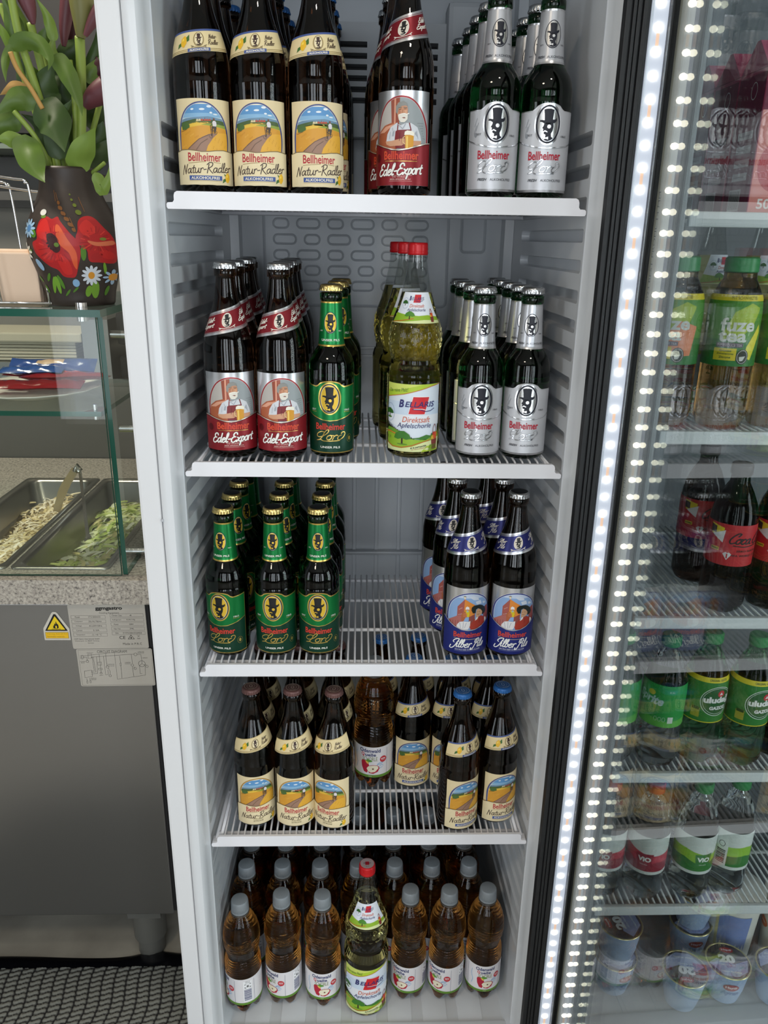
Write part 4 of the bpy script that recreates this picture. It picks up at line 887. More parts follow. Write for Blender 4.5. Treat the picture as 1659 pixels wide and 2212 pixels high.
A = Art(); A.ell(0, 0, .0112, .0112, ink('b9a6a6'), 0); A.rect(-.0032, .0032, -.0035, .0035, ink('b3202a'), 1); A.text('BELLARIS', 0, .0003, .0125, .0020, ink('3a2a50'), 2); A.text('0,7', 0, -.0070, .005, .0025, ink('4a4a5a'), 2)
A.build('cap_print', c_, M=Matrix.Translation((0, 0, .2849)))
juice_label().build('front_label', t, surf=wrap(P_JUICE, .0375), ds=.003); juice_neck().build('neck_label', t, surf=wrap(P_JUICE, .0290), ds=.0025, dt=.004)
PROTO['juice'] = t
# small spritzer bottle of clear plastic
def pet_rf(r, z, th):
    if z < .030:
        k = 1-z/.030; v = (.5-.5*math.cos(5*th))**1.5; return r*(1-.10*v*k), z+v*k*.017
    if .096 < z < .128: r += .00045*math.sin((z+.0022*math.sin(3*th))*2*PI/.0048)
    if .15 < z < .185: r += .0002*math.sin((z+.004*math.sin(2*th))*2*PI/.006)
    return r, z
t = thing('spritzer_bottle', 'x', 'bottle')
q = MB(); q.lathe([(.010, .001), (.006, .008), (.002, .016)]+resample(P_PET, .0013), 80, rf=pet_rf); q.build('bottle_plastic', AMBER, t, smooth=True)
q = MB(); q.lathe([(.2170, .0150), (.2170, .0172), (.2192, .0172), (.2195, .0155)], 40); q.build('neck_ring', mat('clear_plastic_ring', '#4a4540', .15), t, smooth=True)
def cap_rf(r, z, th): return (r+(.00022*math.cos(60*th) if r > .0138 and z < .2415 else 0), z)
q = MB(); q.lathe([(.2205, .0140), (.2208, .0161), (.2235, .0163), (.2240, .0158), (.2250, .0158), (.2255, .0162), (.2400, .0157), (.2430, .0153), (.2445, .0146), (.2452, .0130), (.2453, .004), (.2456, .0016), (.2456, 0)], 120, rf=cap_rf); q.build('screw_cap', SCREWGREY, t, auto=40)
odenwald_label().build('wrap_label', t, surf=wrap([(0, .0344), (.2, .0344)], .0342), ds=.003)
PROTO['pet'] = t
USED = set()
def put(kind, x, y, zb, deg, label, group=None, sc=1.0):
    if kind in USED: o = copy_tree(PROTO[kind])
    else: o = PROTO[kind]; USED.add(kind)
    o.location = (x, y, zb); o.rotation_euler = (0, 0, math.radians(deg)); o.scale = (sc, sc, 1.0 if kind == 'pet' else (1+sc)/2-.01 if sc < 1 else 1.13 if sc > 1 else 1); o['label'] = label; o['category'] = 'bottle'
    if group: o['group'] = group
    elif 'group' in o.keys(): del o['group']
    return o
ORD = ['front', 'second', 'third', 'fourth', 'fifth', 'sixth']
def column(kind, pts, zb, degs, desc, where, shelf_, group):
    for i, (x, y) in enumerate(pts):
        pos = 'front of' if i == 0 else ORD[i]+' from front in'
        put(kind, x, y, zb, degs[i] if i < len(degs) else random.uniform(-14, 14), '%s, %s %s, %s' % (desc, pos, where, shelf_), group)
W1, W2, W3, W4 = [z+WT for z in ZS]; W4 = ZS[3]+.0160
D_FREE = 'lemon beer bottle, blue cap'; D_EXP = 'brown beer bottle, dark red label'; D_SIL = 'green bottle with silver label'
G = 'lemon beer bottles with blue caps on the top shelf'
column('free', [(-.2165, .050), (-.2150, .122), (-.2120, .192), (-.2090, .262), (-.2080, .333)], W1, (8, -30, 5, 12, -8), D_FREE, 'left column', 'top shelf', G)
column('free', [(-.1475, .050), (-.1445, .122), (-.1410, .192), (-.1385, .262), (-.1370, .333)], W1, (2, 20, -12, 3, 9), D_FREE, 'middle column', 'top shelf', G)
column('free', [(-.0780, .052), (-.0740, .124), (-.0715, .196), (-.0690, .268), (-.0670, .340)], W1, (10, 34, 2, -6, 4), D_FREE, 'right column', 'top shelf', G)
column('export', [(.0340, .052), (.0250, .122), (.0220, .192), (.0180, .262)], W1, (-14, -20, 5, 0), D_EXP, 'single column', 'top shelf', 'dark red export bottles on the top shelf')
column('silver', [(.1440, .044), (.1420, .107), (.1390, .170), (.1370, .233), (.1295, .296)], W1, (-2, 25, 20, 15, 22), D_SIL, 'left column', 'top shelf', 'silver label bottles on the top shelf')
column('silver', [(.2080, .044), (.2055, .110), (.2030, .174), (.2030, .238)], W1, (-4, 8, 10, 0), D_SIL, 'right column', 'top shelf', 'silver label bottles on the top shelf')
column('export', [(-.1990, .046), (-.2000, .132), (-.2000, .250), (-.2050, .330)], W2, (8, 4, 2, 10), D_EXP, 'left column', 'second shelf', 'dark red export bottles on the second shelf')
column('export', [(-.1290, .044), (-.1300, .122), (-.1300, .218), (-.1310, .300)], W2, (4, 6, 3, 0), D_EXP, 'second column', 'second shelf', 'dark red export bottles on the second shelf')
column('green', [(-.0600, .050), (-.0530, .135), (-.0500, .205)], W2, (-3, 20, 10), 'green pils bottle, gold cap', 'middle column', 'second shelf', 'green pils bottles on the second shelf')
column('juice', [(.0545, .052), (.0450, .135), (.0370, .218)], W2, (-4, 22, 26, 20), 'clear apple juice bottle, red cap', 'single column', 'second shelf', 'clear apple juice bottles on the second shelf')
column('silver', [(.1460, .046), (.1400, .112), (.1375, .190), (.1380, .262)], W2, (-4, 25, 24, 20), D_SIL, 'left column', 'second shelf', 'silver label bottles on the second shelf')
column('silver', [(.2110, .048), (.2080, .112), (.2070, .180), (.2040, .246), (.2050, .310)], W2, (-8, 14, 20, 10, 0), D_SIL, 'right column', 'second shelf', 'silver label bottles on the second shelf')
for nm, x, dg in (('left column', -.2190, (-14, 40, 50)), ('middle column', -.1465, (-2, 45, 60)), ('right column', -.0810, (0, 30, 30))):
    column('green', [(x, .047), (x+.003, .111), (x+.005, .174), (x+.006, .237), (x+.004, .300)], W3, dg, 'green pils bottle, gold cap', nm, 'third shelf', 'green pils bottles on the third shelf')
column('silber', [(.1420, .046), (.1310, .118), (.1200, .190)], W3, (3, -16, -10), 'brown beer bottle, blue label', 'left column', 'third shelf', 'blue label beer bottles on the third shelf')
column('silber', [(.2125, .046), (.2040, .118), (.1905, .190)], W3, (-2, 18, 40), 'brown beer bottle, blue label', 'right column', 'third shelf', 'blue label beer bottles on the third shelf')
G = 'lemon beer bottles with brown caps on the lowest shelf'
def one(kind, x, y, zb, deg, label, g=None): put(kind, x, y, zb, deg, label, g, .953)
one('zitrone', -.1910, .051, W4, 14, 'brown-capped lemon beer bottle, left end of the front row, lowest shelf', G)
one('zitrone', -.1248, .047, W4, 8, 'brown-capped lemon beer bottle, middle of three in front, lowest shelf', G)
one('zitrone', -.0590, .042, W4, -18, 'brown-capped lemon beer bottle, right of three in front, lowest shelf', G)
for i, (x, y, d, s_) in enumerate(((-.1935, .120, 40, 'left'), (-.1275, .116, 45, 'middle'), (-.0612, .124, 48, 'right'))): one('zitrone', x, y, W4, d, 'brown-capped lemon beer bottle, %s of second row, lowest shelf' % s_, G)
for i, (x, y, d, s_) in enumerate(((-.1900, .192, 30, 'left end'), (-.1240, .192, 20, 'middle'), (-.0570, .192, 25, 'right end'))): one('zitrone', x, y, W4, d, 'brown-capped lemon beer bottle, %s of third row, lowest shelf' % s_, G)
G = 'lemon beer bottles with blue caps on the lowest shelf'
one('free', .1450, .037, W4, 24, 'blue-capped lemon beer bottle standing nearest the lip of the lowest shelf', G)
one('free', .2115, .054, W4, 20, 'blue-capped lemon beer bottle beside the right wall, lowest shelf', G)
for x, y, d, s_ in ((.0750, .145, 4, 'right of the amber bottle'), (.1412, .141, -6, 'in the gap between two front bottles'), (.2080, .139, -4, 'behind the rightmost bottle')): one('free', x, y, W4, d, 'blue-capped lemon beer bottle, second row, %s, lowest shelf' % s_, G)
for x, y, d, s_ in ((.0885, .220, 10, 'left'), (.1550, .212, 10, 'middle'), (.2202, .208, -4, 'right')): one('free', x, y, W4, d, 'blue-capped lemon beer bottle, %s of third row, lowest shelf' % s_, G)
one('free', .0210, .214, W4, 12, 'lemon beer bottle hidden behind the amber plastic bottle, lowest shelf', G)
put('pet', .0070, .141, W4, -6, 'amber apple spritzer bottle standing alone on the lowest wire shelf')
FR = [(-.2300, .0600, 'first', -68), (-.1570, .0730, 'second', -38), (-.0830, .0690, 'third', 2), (.0770, .0790, 'fourth', -28), (.1480, .0770, 'fifth', -36), (.2190, .0800, 'sixth', 4)]
G = 'amber apple spritzer bottles standing on the refrigerator floor'
for x, y, nm, d in FR: put('pet', x, y, TRAY, d, 'amber spritzer bottle, %s from left in the front row, refrigerator floor' % nm, G, .965)
put('juice', -.0030, .0600, TRAY, 2, 'clear apple juice bottle, red cap, among amber bottles on the refrigerator floor', None, 1.08)
XR = (-.2290, -.1615, -.0905, -.0190, .0510, .1215, .1920)
for ri, yy in ((1, .1440), (2, .2140), (3, .2840), (4, .3540)):
    for ci, x in enumerate(XR):
        put('pet', x+(0 if ri == 1 else .003*(ri % 2)), yy, TRAY, random.uniform(-60, 60), 'amber spritzer bottle, row %s from front, column %s from left, refrigerator floor' % (ORD[ri], ['one', 'two', 'three', 'four', 'five', 'six', 'seven'][ci]), G, .965)
# ---------------------------------------------------------------- the open glass door with its light strip
dr = bpy.data.objects.new('refrigerator_door', None); COL.objects.link(dr); dr.parent = fr; dr.location = (.30, 0, 0); dr.rotation_euler = (0, 0, math.radians(1.75)); dr['label'] = 'open glass door with a glowing light strip'
def dbx(q, x0, x1, t0, t1, z0=.10, z1=1.93, b_=.0015): q.bbox(x0-.30, x1-.30, -t1, -t0, z0-FZ, z1-FZ, b_)
st = MB(); dbx(st, .2700, .350, .040, .0705); dbx(st, .306, .350, .040, .640, .10, .145); dbx(st, .306, .350, .040, .640, 1.885, 1.93); dbx(st, .306, .350, .600, .640)
st.build('door_frame', BLK, dr)
gk = MB()
for x0, x1, t0, t1 in ((.2590, .2655, .0600, .0730), (.2640, .2715, .0500, .0700), (.2665, .2705, .0700, .0745), (.2715, .2760, .0705, .0740), (.2775, .2830, .0705, .0750), (.3070, .3125, .0705, .0735)): dbx(gk, x0, x1, t0, t1, .10, 1.93, .0012)
gk.build('door_gasket', BLACKR, dr)
ld = MB(); dbx(ld, .2868, .3062, .0705, .0725, .12, 1.91, .0004); z = 1.905-.0116*5
while z > .14: ld.box(.2950-.30, .2985-.30, -.0730, -.0726, z-.006-FZ, z+.006-FZ, 1); z -= .0232*3
ld.build('strip_profile', [mat('led_board', '#c4ccd8', .4, emit='#dfe8ff', es=.42), mat('copper_pad', '#e8c4ac', .5, emit='#f4cdb4', es=.55)], dr)  # board and pads glow: light of the diodes put into their colour
lc = MB(); LEDM = mat('led_chip', '#ffffff', .5, emit='#fff4dc', es=12.0); z = 1.905; k = 0
while z > .125:
    lc.add([(.2968-.30+.0046*math.cos(q_*PI/4), yy_, z-FZ+.0038*math.sin(q_*PI/4)) for yy_ in (-.0742, -.0726) for q_ in range(8)], [tuple(range(8)), tuple(range(15, 7, -1))]+[(q_, 8+q_, 8+(q_+1) % 8, (q_+1) % 8) for q_ in range(8)]); z -= .0232; k += 1
lc.build('light_diodes', LEDM, dr)
tb = MB()
for x in (.2866, .3066): dbx(tb, x-.0008, x+.0008, .0705, .0790, .12, 1.91, .0003)
tb.build('strip_cover', PANE, dr)
sp = MB(); dbx(sp, .3176, .3268, .072, .094, .14, 1.89, .0005); sp.build('glass_spacer', mat('spacer_metal', '#b7b4aa', .45, .2), dr)
A = Art(); A.text('ISICAM SISTEMLERI TS EN 1279 CE CAGDAS CAM AYDIN 2023 BEST PROFIL 14 MM', 0, 0, .42, .0055, ink('4a4a48'), 0)
me = A.mesh('m'); me.transform(Matrix.Translation((.31755-.30, -.081, 1.345-FZ)) @ Matrix.Rotation(-PI/2, 4, 'Z') @ Matrix.Rotation(PI/2, 4, 'X') @ Matrix.Rotation(PI/2, 4, 'Z'))
o = bpy.data.objects.new('spacer_print', me); COL.objects.link(o); o.parent = dr
for nm, x0 in (('glass_pane', .3135), ('glass_pane', .3270)):
    pane_box(nm, x0-.30, x0+.004-.30, -.602, -.071, .145-FZ, 1.885-FZ, dr, 'x', DPANE, BLK)
# ---------------------------------------------------------------- neighbouring drinks refrigerator seen through the door glass
def atz(u, v, z):
    d = RT*((u-829.5)/FPX) + DN*((v-1106.0)/FPX) + FWD; return CAM + d*((z-CAM.z)/d.z)
def atx(u, v, x):
    d = RT*((u-829.5)/FPX) + DN*((v-1106.0)/FPX) + FWD; return CAM + d*((x-CAM.x)/d.x)
nf = thing('display_refrigerator', 'closed neighbouring drinks refrigerator seen through the open glass door', 'refrigerator', (.66, 0, FZ))
def s2(o): o.location = (-.66, 0, -FZ); return o
GREYI = mat('grey_interior', '#8d9499', .45)
q = MB(); q.bbox(.3560, .372, -.034, .50, .06, 2.0, .003); q.bbox(1.02, 1.062, -.045, .50, .06, 2.0, .004); q.box(.372, 1.02, .46, .50, .06, 2.0); q.box(.372, 1.02, -.03, .46, 1.93, 2.0); q.box(.372, 1.02, -.045, .46, .06, .150)
s2(q.build('cabinet', GREYI, nf))
q = MB()
for zz in [1.60-k*.042 for k in range(34)]: q.bbox(.3725, .378, 0, .40, zz-.012, zz+.012, .002)
s2(q.build('side_liner', GREYI, nf))
NZ = (1.525, 1.252, .976, .706, .437)
NSH = ['top', 'second', 'third', 'fourth', 'lowest']
SHG = mat('shelf_grey_white', '#c9d0d2', .3)
for zi, nz in enumerate(NZ):
    t = thing('wire_shelf', '%s wire shelf of the neighbouring refrigerator behind the door glass' % NSH[zi], 'shelf', (.69, 0, nz))
    q = MB(); q.bbox(-.312, .325, -.030, -.022, -.006, .012, .002); q.tube([(-.31, .10, .004), (.32, .10, .004)], .003, 6); q.tube([(-.31, .34, .004), (.32, .34, .004)], .003, 6); q.build('shelf_lip', SHG, t)
    q = MB()
    for k in range(58): q.tube([(-.305+k*.0108, -.024, .009), (-.305+k*.0108, .36, .009)], .0018, 6)
    q.build('wire_grid', SHG, t, smooth=True)
P_N = [(0, .022), (.004, .028), (.014, .0322), (.050, .0325), (.070, .0318), (.078, .0322), (.135, .0325), (.150, .0315), (.165, .0280), (.182, .0210), (.196, .0135), (.203, .0128), (.208, .0128)]
P_F = [(0, .024), (.004, .030), (.014, .0330), (.085, .0330), (.155, .0330), (.172, .0310), (.186, .0255), (.195, .0205), (.204, .0200)]
WATER = mat('water_in_plastic', (.86, .93, .93), .02, trans=1.0, ior=1.25); GPET = mat('green_plastic', (.16, .50, .22), .03, trans=1.0, ior=1.25)
TEA = mat('ice_tea', (.55, .30, .10), .03, trans=1.0, ior=1.3); COLA = mat('cola', (.030, .012, .008), .03, trans=1.0, ior=1.3)
def nbottle(name, prof, body, capm, caph, capr, lab):
    t = thing(name, 'x', 'bottle'); H = prof[-1][0]
    def rf(r, z, th): return (r*(1-.10*(1-z/.014)*(.5-.5*math.cos(5*th))), z) if z < .014 else (r, z)
    q = MB(); q.lathe(resample(prof, .004), 40, rf=rf); q.build('bottle_plastic', body, t, smooth=True)
    q = MB(); q.lathe([(H-.002, capr*.9), (H, capr), (H+caph-.002, capr*.98), (H+caph, capr*.85), (H+caph, 0)], 32); q.build('screw_cap', capm, t, auto=40)
    lab.build('wrap_label', t, surf=wrap([(a, b_+.0003) for a, b_ in prof], .0325), ds=.004, dt=.01); return t
RW = PI*.0325*.99
def fuze(peach=False):
    A = Art(); A.rect(-RW, RW, .086, .176, ink('4c8f2c'), 0); A.rect(-RW, RW, .086, .120, ink('2c7a34'), 1)
    A.poly([(-.018, .12), (-.004, .155), (.016, .166), (.030, .160), (.022, .14), (.004, .12)], ink('a8c02c'), 1)
    A.rect(-RW, RW, .1685, .176, ink('e0cf30'), 2); A.text('MIT SCHWARZTEE', .006, .1722, .034, .0040, ink('2c3a1c'), 3)
    if peach: A.poly([(-.006, .095), (.028, .098), (.034, .135), (.012, .142), (-.010, .120)], ink('e58a5c'), 3); A.poly([(-.022, .10), (-.006, .095), (-.010, .125), (-.022, .122)], ink('c93a44'), 3)
    else: A.poly([(.014, .098), (.024, .094), (.036, .130), (.032, .140), (.016, .112)], ink('e6dc3a'), 3)
    A.text('fuze', .002, .139, .042, .017, ink('d8dcd6'), 4, bold=.03); A.text('tea', -.003, .124, .034, .014, ink('d8dcd6'), 4, bold=.03)
    A.rect(-.021, .011, .1105, .1160, ink('5c4a5c'), 4); A.text('INFUSED ICE TEA', -.005, .1132, .029, .0030, ink('d8d4d8'), 5)
    A.rect(-.023, .004, .0935, .1090, ink('e0cf30'), 4)
    for i, q in enumerate(('Grüntee', 'Zitronengras', 'Zitrone')): A.text(q, -.009, .1060-i*.0042, .020 if i == 1 else .014, .0028, ink('2c5a2c'), 5, bold=.02)
    A.ell(.012, .0985, .0080, .0098, ink('2c3230'), 5, 24); A.ring(.012, .0985, .0068, .0085, .0005, ink('d8dcd6'), 6, 24); A.poly([(.008, .0985), (.016, .0995), (.013, .0935), (.009, .0930)], ink('d8dcd6'), 6)
    return A
def cola():
    A = Art(); t0, t1 = .078, .140; A.rect(-RW, RW, t0, t1, ink('b8252b'), 0)
    K = ink('1c1416'); wt = ink('dcd8d8')
    A.script('Coca', .0040, .1200, .030, .015, .0020, K, 3, slant=.35); A.script('Cola', .038, .1200, .030, .015, .0020, K, 3, slant=.35)
    A.line([(-.006, .1095), (.010, .1080), (.030, .1100)], .0014, K, 3)
    A.text('ZERO SUGAR', .016, .1015, .034, .0028, K, 3, bold=.02); A.text('FIFA WORLD CUP', .014, .0945, .042, .0030, K, 3, bold=.02)
    A.poly([(-.040, .138), (-.020, .134), (-.020, .120), (-.038, .122)], ink('e0c62c'), 2); A.poly([(-.040, .136), (-.031, .134), (-.031, .124), (-.040, .125)], ink('3a3228'), 3); A.poly([(-.036, .122), (-.018, .131), (-.020, .112)], wt, 4)
    A.rect(-.036, -.024, .099, .104, ink('e0c62c'), 3); A.text('PANINI', -.030, .1015, .010, .0028, K, 4, bold=.03)
    A.poly([(-.018, .096), (-.014, .099), (-.012, .0975), (-.010, .099), (-.006, .096), (-.012, .087)], wt, 3); A.rect(-.0130, -.0112, .0895, .0965, ink('b8252b'), 4)
    return A
def lemonade():
    A = Art(); t0, t1 = .078, .150; A.rect(-RW, RW, t0, t1, ink('1f9a44'), 0); A.poly([(-RW, t0), (RW, t0), (RW, .098), (.02, .088), (-.01, .094), (-RW, .106)], ink('5fb84a'), 1)
    A.text('Sprite', -.010, .1225, .042, .020, ink('b9d8dc'), 3, bold=.04, shear=.25, rot=-.12); A.ell(-.008, .1350, .0055, .0045, ink('d8c832'), 2, 20)
    A.text('0,5L', .022, .140, .008, .003, ink('d8e8dc'), 3); A.rect(.020, .028, .086, .097, ink('d8e4dc'), 3)
    for k in range(3): A.ring(.002+k*.006, .092, .0025, .0040, .0005, ink('c8e0cc'), 3, 14)
    return A
def gazoz():
    A = Art(); t0, t1 = .080, .158; A.rect(-RW, RW, t0, t1, ink('2c7a30'), 0); A.rect(-RW, RW, .1500, t1, ink('d8cc30'), 1); A.text('ORIGINAL GAZOZ', .010, .1540, .030, .0036, ink('2c4a1c'), 2, bold=.02)
    A.rect(-RW, RW, t0, t0+.0015, ink('d8cc30'), 1)
    A.ell(.012, .118, .026, .025, ink('1c5a2c'), 1, 40); A.ring(.012, .118, .0265, .0255, .0010, ink('d8e4d8'), 2, 40); A.ring(.012, .1185, .0235, .0225, .0006, ink('d8e4d8'), 2, 40)
    A.ell(.016, .1310, .0058, .0058, ink('c4303a'), 3, 20); A.poly([(.013, .129), (.016, .134), (.019, .129)], ink('e8e4e4'), 4)
    A.text('uludağ', .012, .1200, .044, .0150, ink('e2e4e2'), 4, bold=.05); A.text('GAZOZ', .014, .1065, .028, .0062, ink('e2e4e2'), 4, bold=.06)
    A.rect(-.026, -.013, .088, .104, ink('a8a438'), 2); A.rect(-.025, -.014, .101, .106, ink('2c4a1c'), 3)
    return A
def still(col, col2):
    A = Art(); t0, t1 = .060, .135; A.rect(-RW, RW, t0, t1, ink('d3dcd8'), 0); A.poly([(-RW, .066), (RW, .066), (RW, .108), (.02, .098), (-.02, .108), (-RW, .100)], ink(col), 1)
    A.poly([(-RW, .066), (RW, .066), (RW, .078), (.03, .086), (.01, .078), (-.02, .090), (-RW, .080)], ink(col2), 2)
    for k in range(7):
        x = -.03+k*.008; A.poly([(x-.0016, .072), (x, .086), (x+.0016, .072)], ink(col2), 3)
    A.poly([(-.004, .100), (.024, .102), (.022, .082), (.010, .074), (-.002, .082)], ink(col2), 3); A.text('ViO', .010, .0905, .021, .0095, ink('e4ece6'), 4, bold=.05); A.text('SPRUDEL', .010, .0800, .012, .0016, ink('e4ece6'), 4)
    A.rect(-.070, -.050, .066, .120, ink('dce4e0'), 3)
    for k in range(9): A.rect(-.067, -.053, .070+k*.003, .0715+k*.003+.0004*(k % 3), BLK_I, 4)
    A.ring(-.060, .108, .005, .006, .0008, BLK_I, 4, 16)
    return A
NP = {}
CG = mat('green_cap', '#2f8a4a', .35); CR = mat('red_cap', '#b0303a', .35); CK = mat('black_cap', '#1c1a1c', .35)
def nput(key, mk, x, y, z, deg, label, group=None):
    if key not in NP: NP[key] = mk(); o = NP[key]
    else: o = copy_tree(NP[key])
    o.location = (x, y, z); o.rotation_euler = (0, 0, math.radians(deg)); o['label'] = label; o['category'] = 'bottle'
    if group: o['group'] = group
    elif 'group' in o.keys(): del o['group']
B_ = ' behind the door glass'
fz = lambda: nbottle('ice_tea_bottle', P_F, TEA, CG, .018, .0212, fuze()); fp = lambda: nbottle('ice_tea_bottle', P_F, TEA, CG, .018, .0212, fuze(True))
nput('fz', fz, .4720, .012, 1.263, -16, 'green lemon ice tea bottle facing front, neighbouring refrigerator'); nput('fp', fp, .3990, .022, 1.263, -30, 'peach ice tea bottle, leftmost in the neighbouring refrigerator'); nput('fz', fz, .5480, .020, 1.263, -18, 'green lemon ice tea bottle at the right photo edge, neighbouring refrigerator')
for i, x in enumerate((.402, .478, .554)): put('juice', x, .110+.01*i, 1.263, 20, 'clear juice bottle with red cap, %s behind the ice tea bottles' % ('left', 'middle', 'right')[i], 'clear juice bottles behind the ice tea')
cl_ = lambda: nbottle('cola_bottle', P_N, COLA, CK, .015, .0150, cola())
nput('cl', cl_, .5190, .012, .987, -8, 'cola bottle with red label in the middle, third shelf of neighbouring refrigerator', 'cola bottles in the neighbouring refrigerator'); nput('cl', cl_, .5930, .022, .987, -14, 'cola bottle with red label at the right photo edge, neighbouring refrigerator', 'cola bottles in the neighbouring refrigerator'); nput('cl', cl_, .5200, .120, .987, 0, 'cola bottle with red label, farther back on the left, neighbouring refrigerator', 'cola bottles in the neighbouring refrigerator')
nput('sp', lambda: nbottle('lemonade_bottle', P_N, WATER, CG, .015, .0150, lemonade()), .4560, .012, .717, -40, 'clear lemonade bottle with bright green label, neighbouring refrigerator'); nput('sp', None, .3880, .022, .717, -60, 'lemonade bottle half hidden by the door light strip, neighbouring refrigerator')
gz = lambda: nbottle('gazoz_bottle', P_N, GPET, CG, .015, .0150, gazoz())
nput('gz', gz, .5250, .022, .717, -8, 'left green soda bottle with yellow label band, fourth shelf, neighbouring refrigerator'); nput('gz', gz, .5920, .012, .717, -10, 'right green soda bottle with yellow label band, fourth shelf, neighbouring refrigerator')
nput('db', lambda: nbottle('soda_bottle', P_N, COLA, CG, .015, .0150, gazoz()), .6600, .030, .717, -10, 'dark soda bottle at the right photo edge, fourth shelf, neighbouring refrigerator')
vr = lambda: nbottle('water_bottle', P_N, WATER, CR, .015, .0150, still('c23a4e', '8e2438')); vg = lambda: nbottle('water_bottle', P_N, WATER, CG, .015, .0150, still('8fc23a', '2f7a34'))
nput('vr', vr, .4680, .012, .448, -44, 'water bottle with pink label and red cap, neighbouring refrigerator'); nput('vr', vr, .3990, .020, .448, -40, 'pink label water bottle half hidden by the door light strip')
nput('vg', vg, .5480, .012, .448, -12, 'water bottle with green label facing front, neighbouring refrigerator'); nput('vg', vg, .6140, .020, .448, 56, 'green label water bottle turned to its barcode, neighbouring refrigerator')
nput('vr', vr, .5900, .125, .448, 60, 'water bottle in second row behind the barcode bottle, neighbouring refrigerator')
# milk cartons
def carton(x, y, z, label, front):
    t = thing('drink_carton', label, 'carton', (x, y, z)); q = MB(); q.bbox(-.036, .036, -.036, .036, 0, .165, .002); q.prism([(-.036, .165), (.036, .165), (.004, .198), (-.004, .198)], 'x', -.036, .036)
    q.build('carton_body', ink('b03a64'), t)
    def flat(A, nm, M): me = A.mesh('m'); me.transform(M); o = bpy.data.objects.new(nm, me); COL.objects.link(o); o.parent = t
    A = Art(); A.rect(-.035, .035, .002, .125, ink('d9827a'), 0); A.rect(-.035, .035, .118, .150, ink('7c2444'), 1); A.text('Durstig', .004, .131, .056, .018, ink('e8dcd8'), 2, bold=.03); A.text('Saft', -.008, .104, .036, .018, ink('e8dcd8'), 2, bold=.03, shear=.2)
    A.ell(-.005, .055, .026, .030, ink('b8323c'), 1, 30); A.ell(.006, .062, .012, .014, ink('e0605a'), 2, 20); A.text('500', -.012, .012, .026, .012, ink('efe8e6'), 2, bold=.02)
    flat(A, 'front_print', Matrix.Translation((0, -.0363, 0)) @ Matrix.Rotation(PI/2, 4, 'X'))
    A = Art(); A.rect(-.035, .035, .002, .160, ink('7c2448'), 0)
    for k in range(4): A.rect(-.018, .022, .040+k*.016, .049+k*.016, ink('c9c2c8'), 1); A.text('Nährwerte', 0, .0445+k*.016, .028, .003, ink('5a4a54'), 2)
    A.rect(-.020, .012, .004, .030, ink('cfc8cc'), 1)
    for k in range(12): A.rect(-.018+k*.0024, -.0168+k*.0024, .006, .028, BLK_I, 2)
    A.ring(.008, .142, .008, .010, .001, ink('e0dcdc'), 1, 20)
    flat(A, 'side_print', Matrix.Translation((-.0363, 0, 0)) @ Matrix.Rotation(-PI/2, 4, 'Z') @ Matrix.Rotation(PI/2, 4, 'X'))
    return t
c0 = carton(.4985, .040, 1.536, 'pink drink carton nearest the right photo edge, top shelf, neighbouring refrigerator', 1)
c0['group'] = 'pink drink cartons in a row on the top shelf'
for i in (1, 2):
    c1 = copy_tree(c0); c1.location = (.4985, .040+.0745*i, 1.536); c1['label'] = ('pink drink carton, second from the front in its row, neighbouring refrigerator', 'pink drink carton, third from the front in its row, neighbouring refrigerator')[i-1]
# ayran cups and a bucket on the floor
def cup(lidcol):
    t = thing('yoghurt_drink_cup', 'x', 'cup'); q = MB(); q.lathe([(0, .024), (.002, .028), (.030, .034), (.060, .0375), (.074, .0385), (.0755, .0405)], 40); q.build('cup_body', ink('9db4d2'), t, auto=40)
    q = MB(); q.lathe([(.0755, .0405), (.0765, .0412), (.0775, .0405), (.0772, .0385), (.0765, .0380), (.0765, 0)], 40); q.build('foil_lid', mat('lid_rim_gold', '#c9bd8a', .3, .7), t, auto=40)
    A = Art(); A.ell(0, 0, .0378, .0378, ink('2b2f3c'), 0, 40); A.poly([(-.036, -.008), (-.02, .004), (.010, -.006), (.036, .006), (.030, -.020), (.010, -.034), (-.014, -.033)], ink('8f9cc4'), 1)
    A.text('20', -.002, .004, .030, .018, ink('dfe2e4'), 3, bold=.06); A.text('Jahre Ayran', -.002, -.010, .026, .0035, ink('dfe2e4'), 3, bold=.02); A.text('Happy Birthday', 0, -.024, .036, .0045, ink('dfe2e4'), 3, bold=.02)
    A.ell(.002, .024, .0125, .0060, ink('a82a34'), 2, 24); A.text('Haydi', .002, .024, .018, .005, ink('e8dcdc'), 3, bold=.03)
    A.build('lid_print', t, M=Matrix.Translation((0, 0, .0770)))
    A = Art(); A.ell(0, .052, .0140, .0085, ink('9c2a30'), 1, 24); A.text('Haydi', 0, .052, .020, .007, ink('e8dcdc'), 2, bold=.03); A.text('Ayran', 0, .036, .034, .013, ink('5f7fb0'), 1, bold=.04, shear=.2)
    A.build('cup_print', t, surf=wrap([(0, .028), (.03, .0345), (.06, .0380), (.08, .0390)], .036), ds=.004, dt=.01)
    return t
cp = cup(0); CUPG = 'yoghurt drink cups on the floor of the neighbouring refrigerator'
spots = [(.590, .040, .128, 170, 'single cup with upside down lid print, left of the middle'), (.678, .055, .128, -10, 'single cup whose lid print reads upright'), (.770, .045, .128, 175, 'cup at the right photo edge'), (.470, .075, .128, 20, 'lower cup at the left end'), (.470, .075, .2055, 100, 'upper cup of the left stack'), (.645, .150, .128, 0, 'lower cup of the rear stack'), (.645, .150, .2055, 60, 'upper cup of the rear stack')]
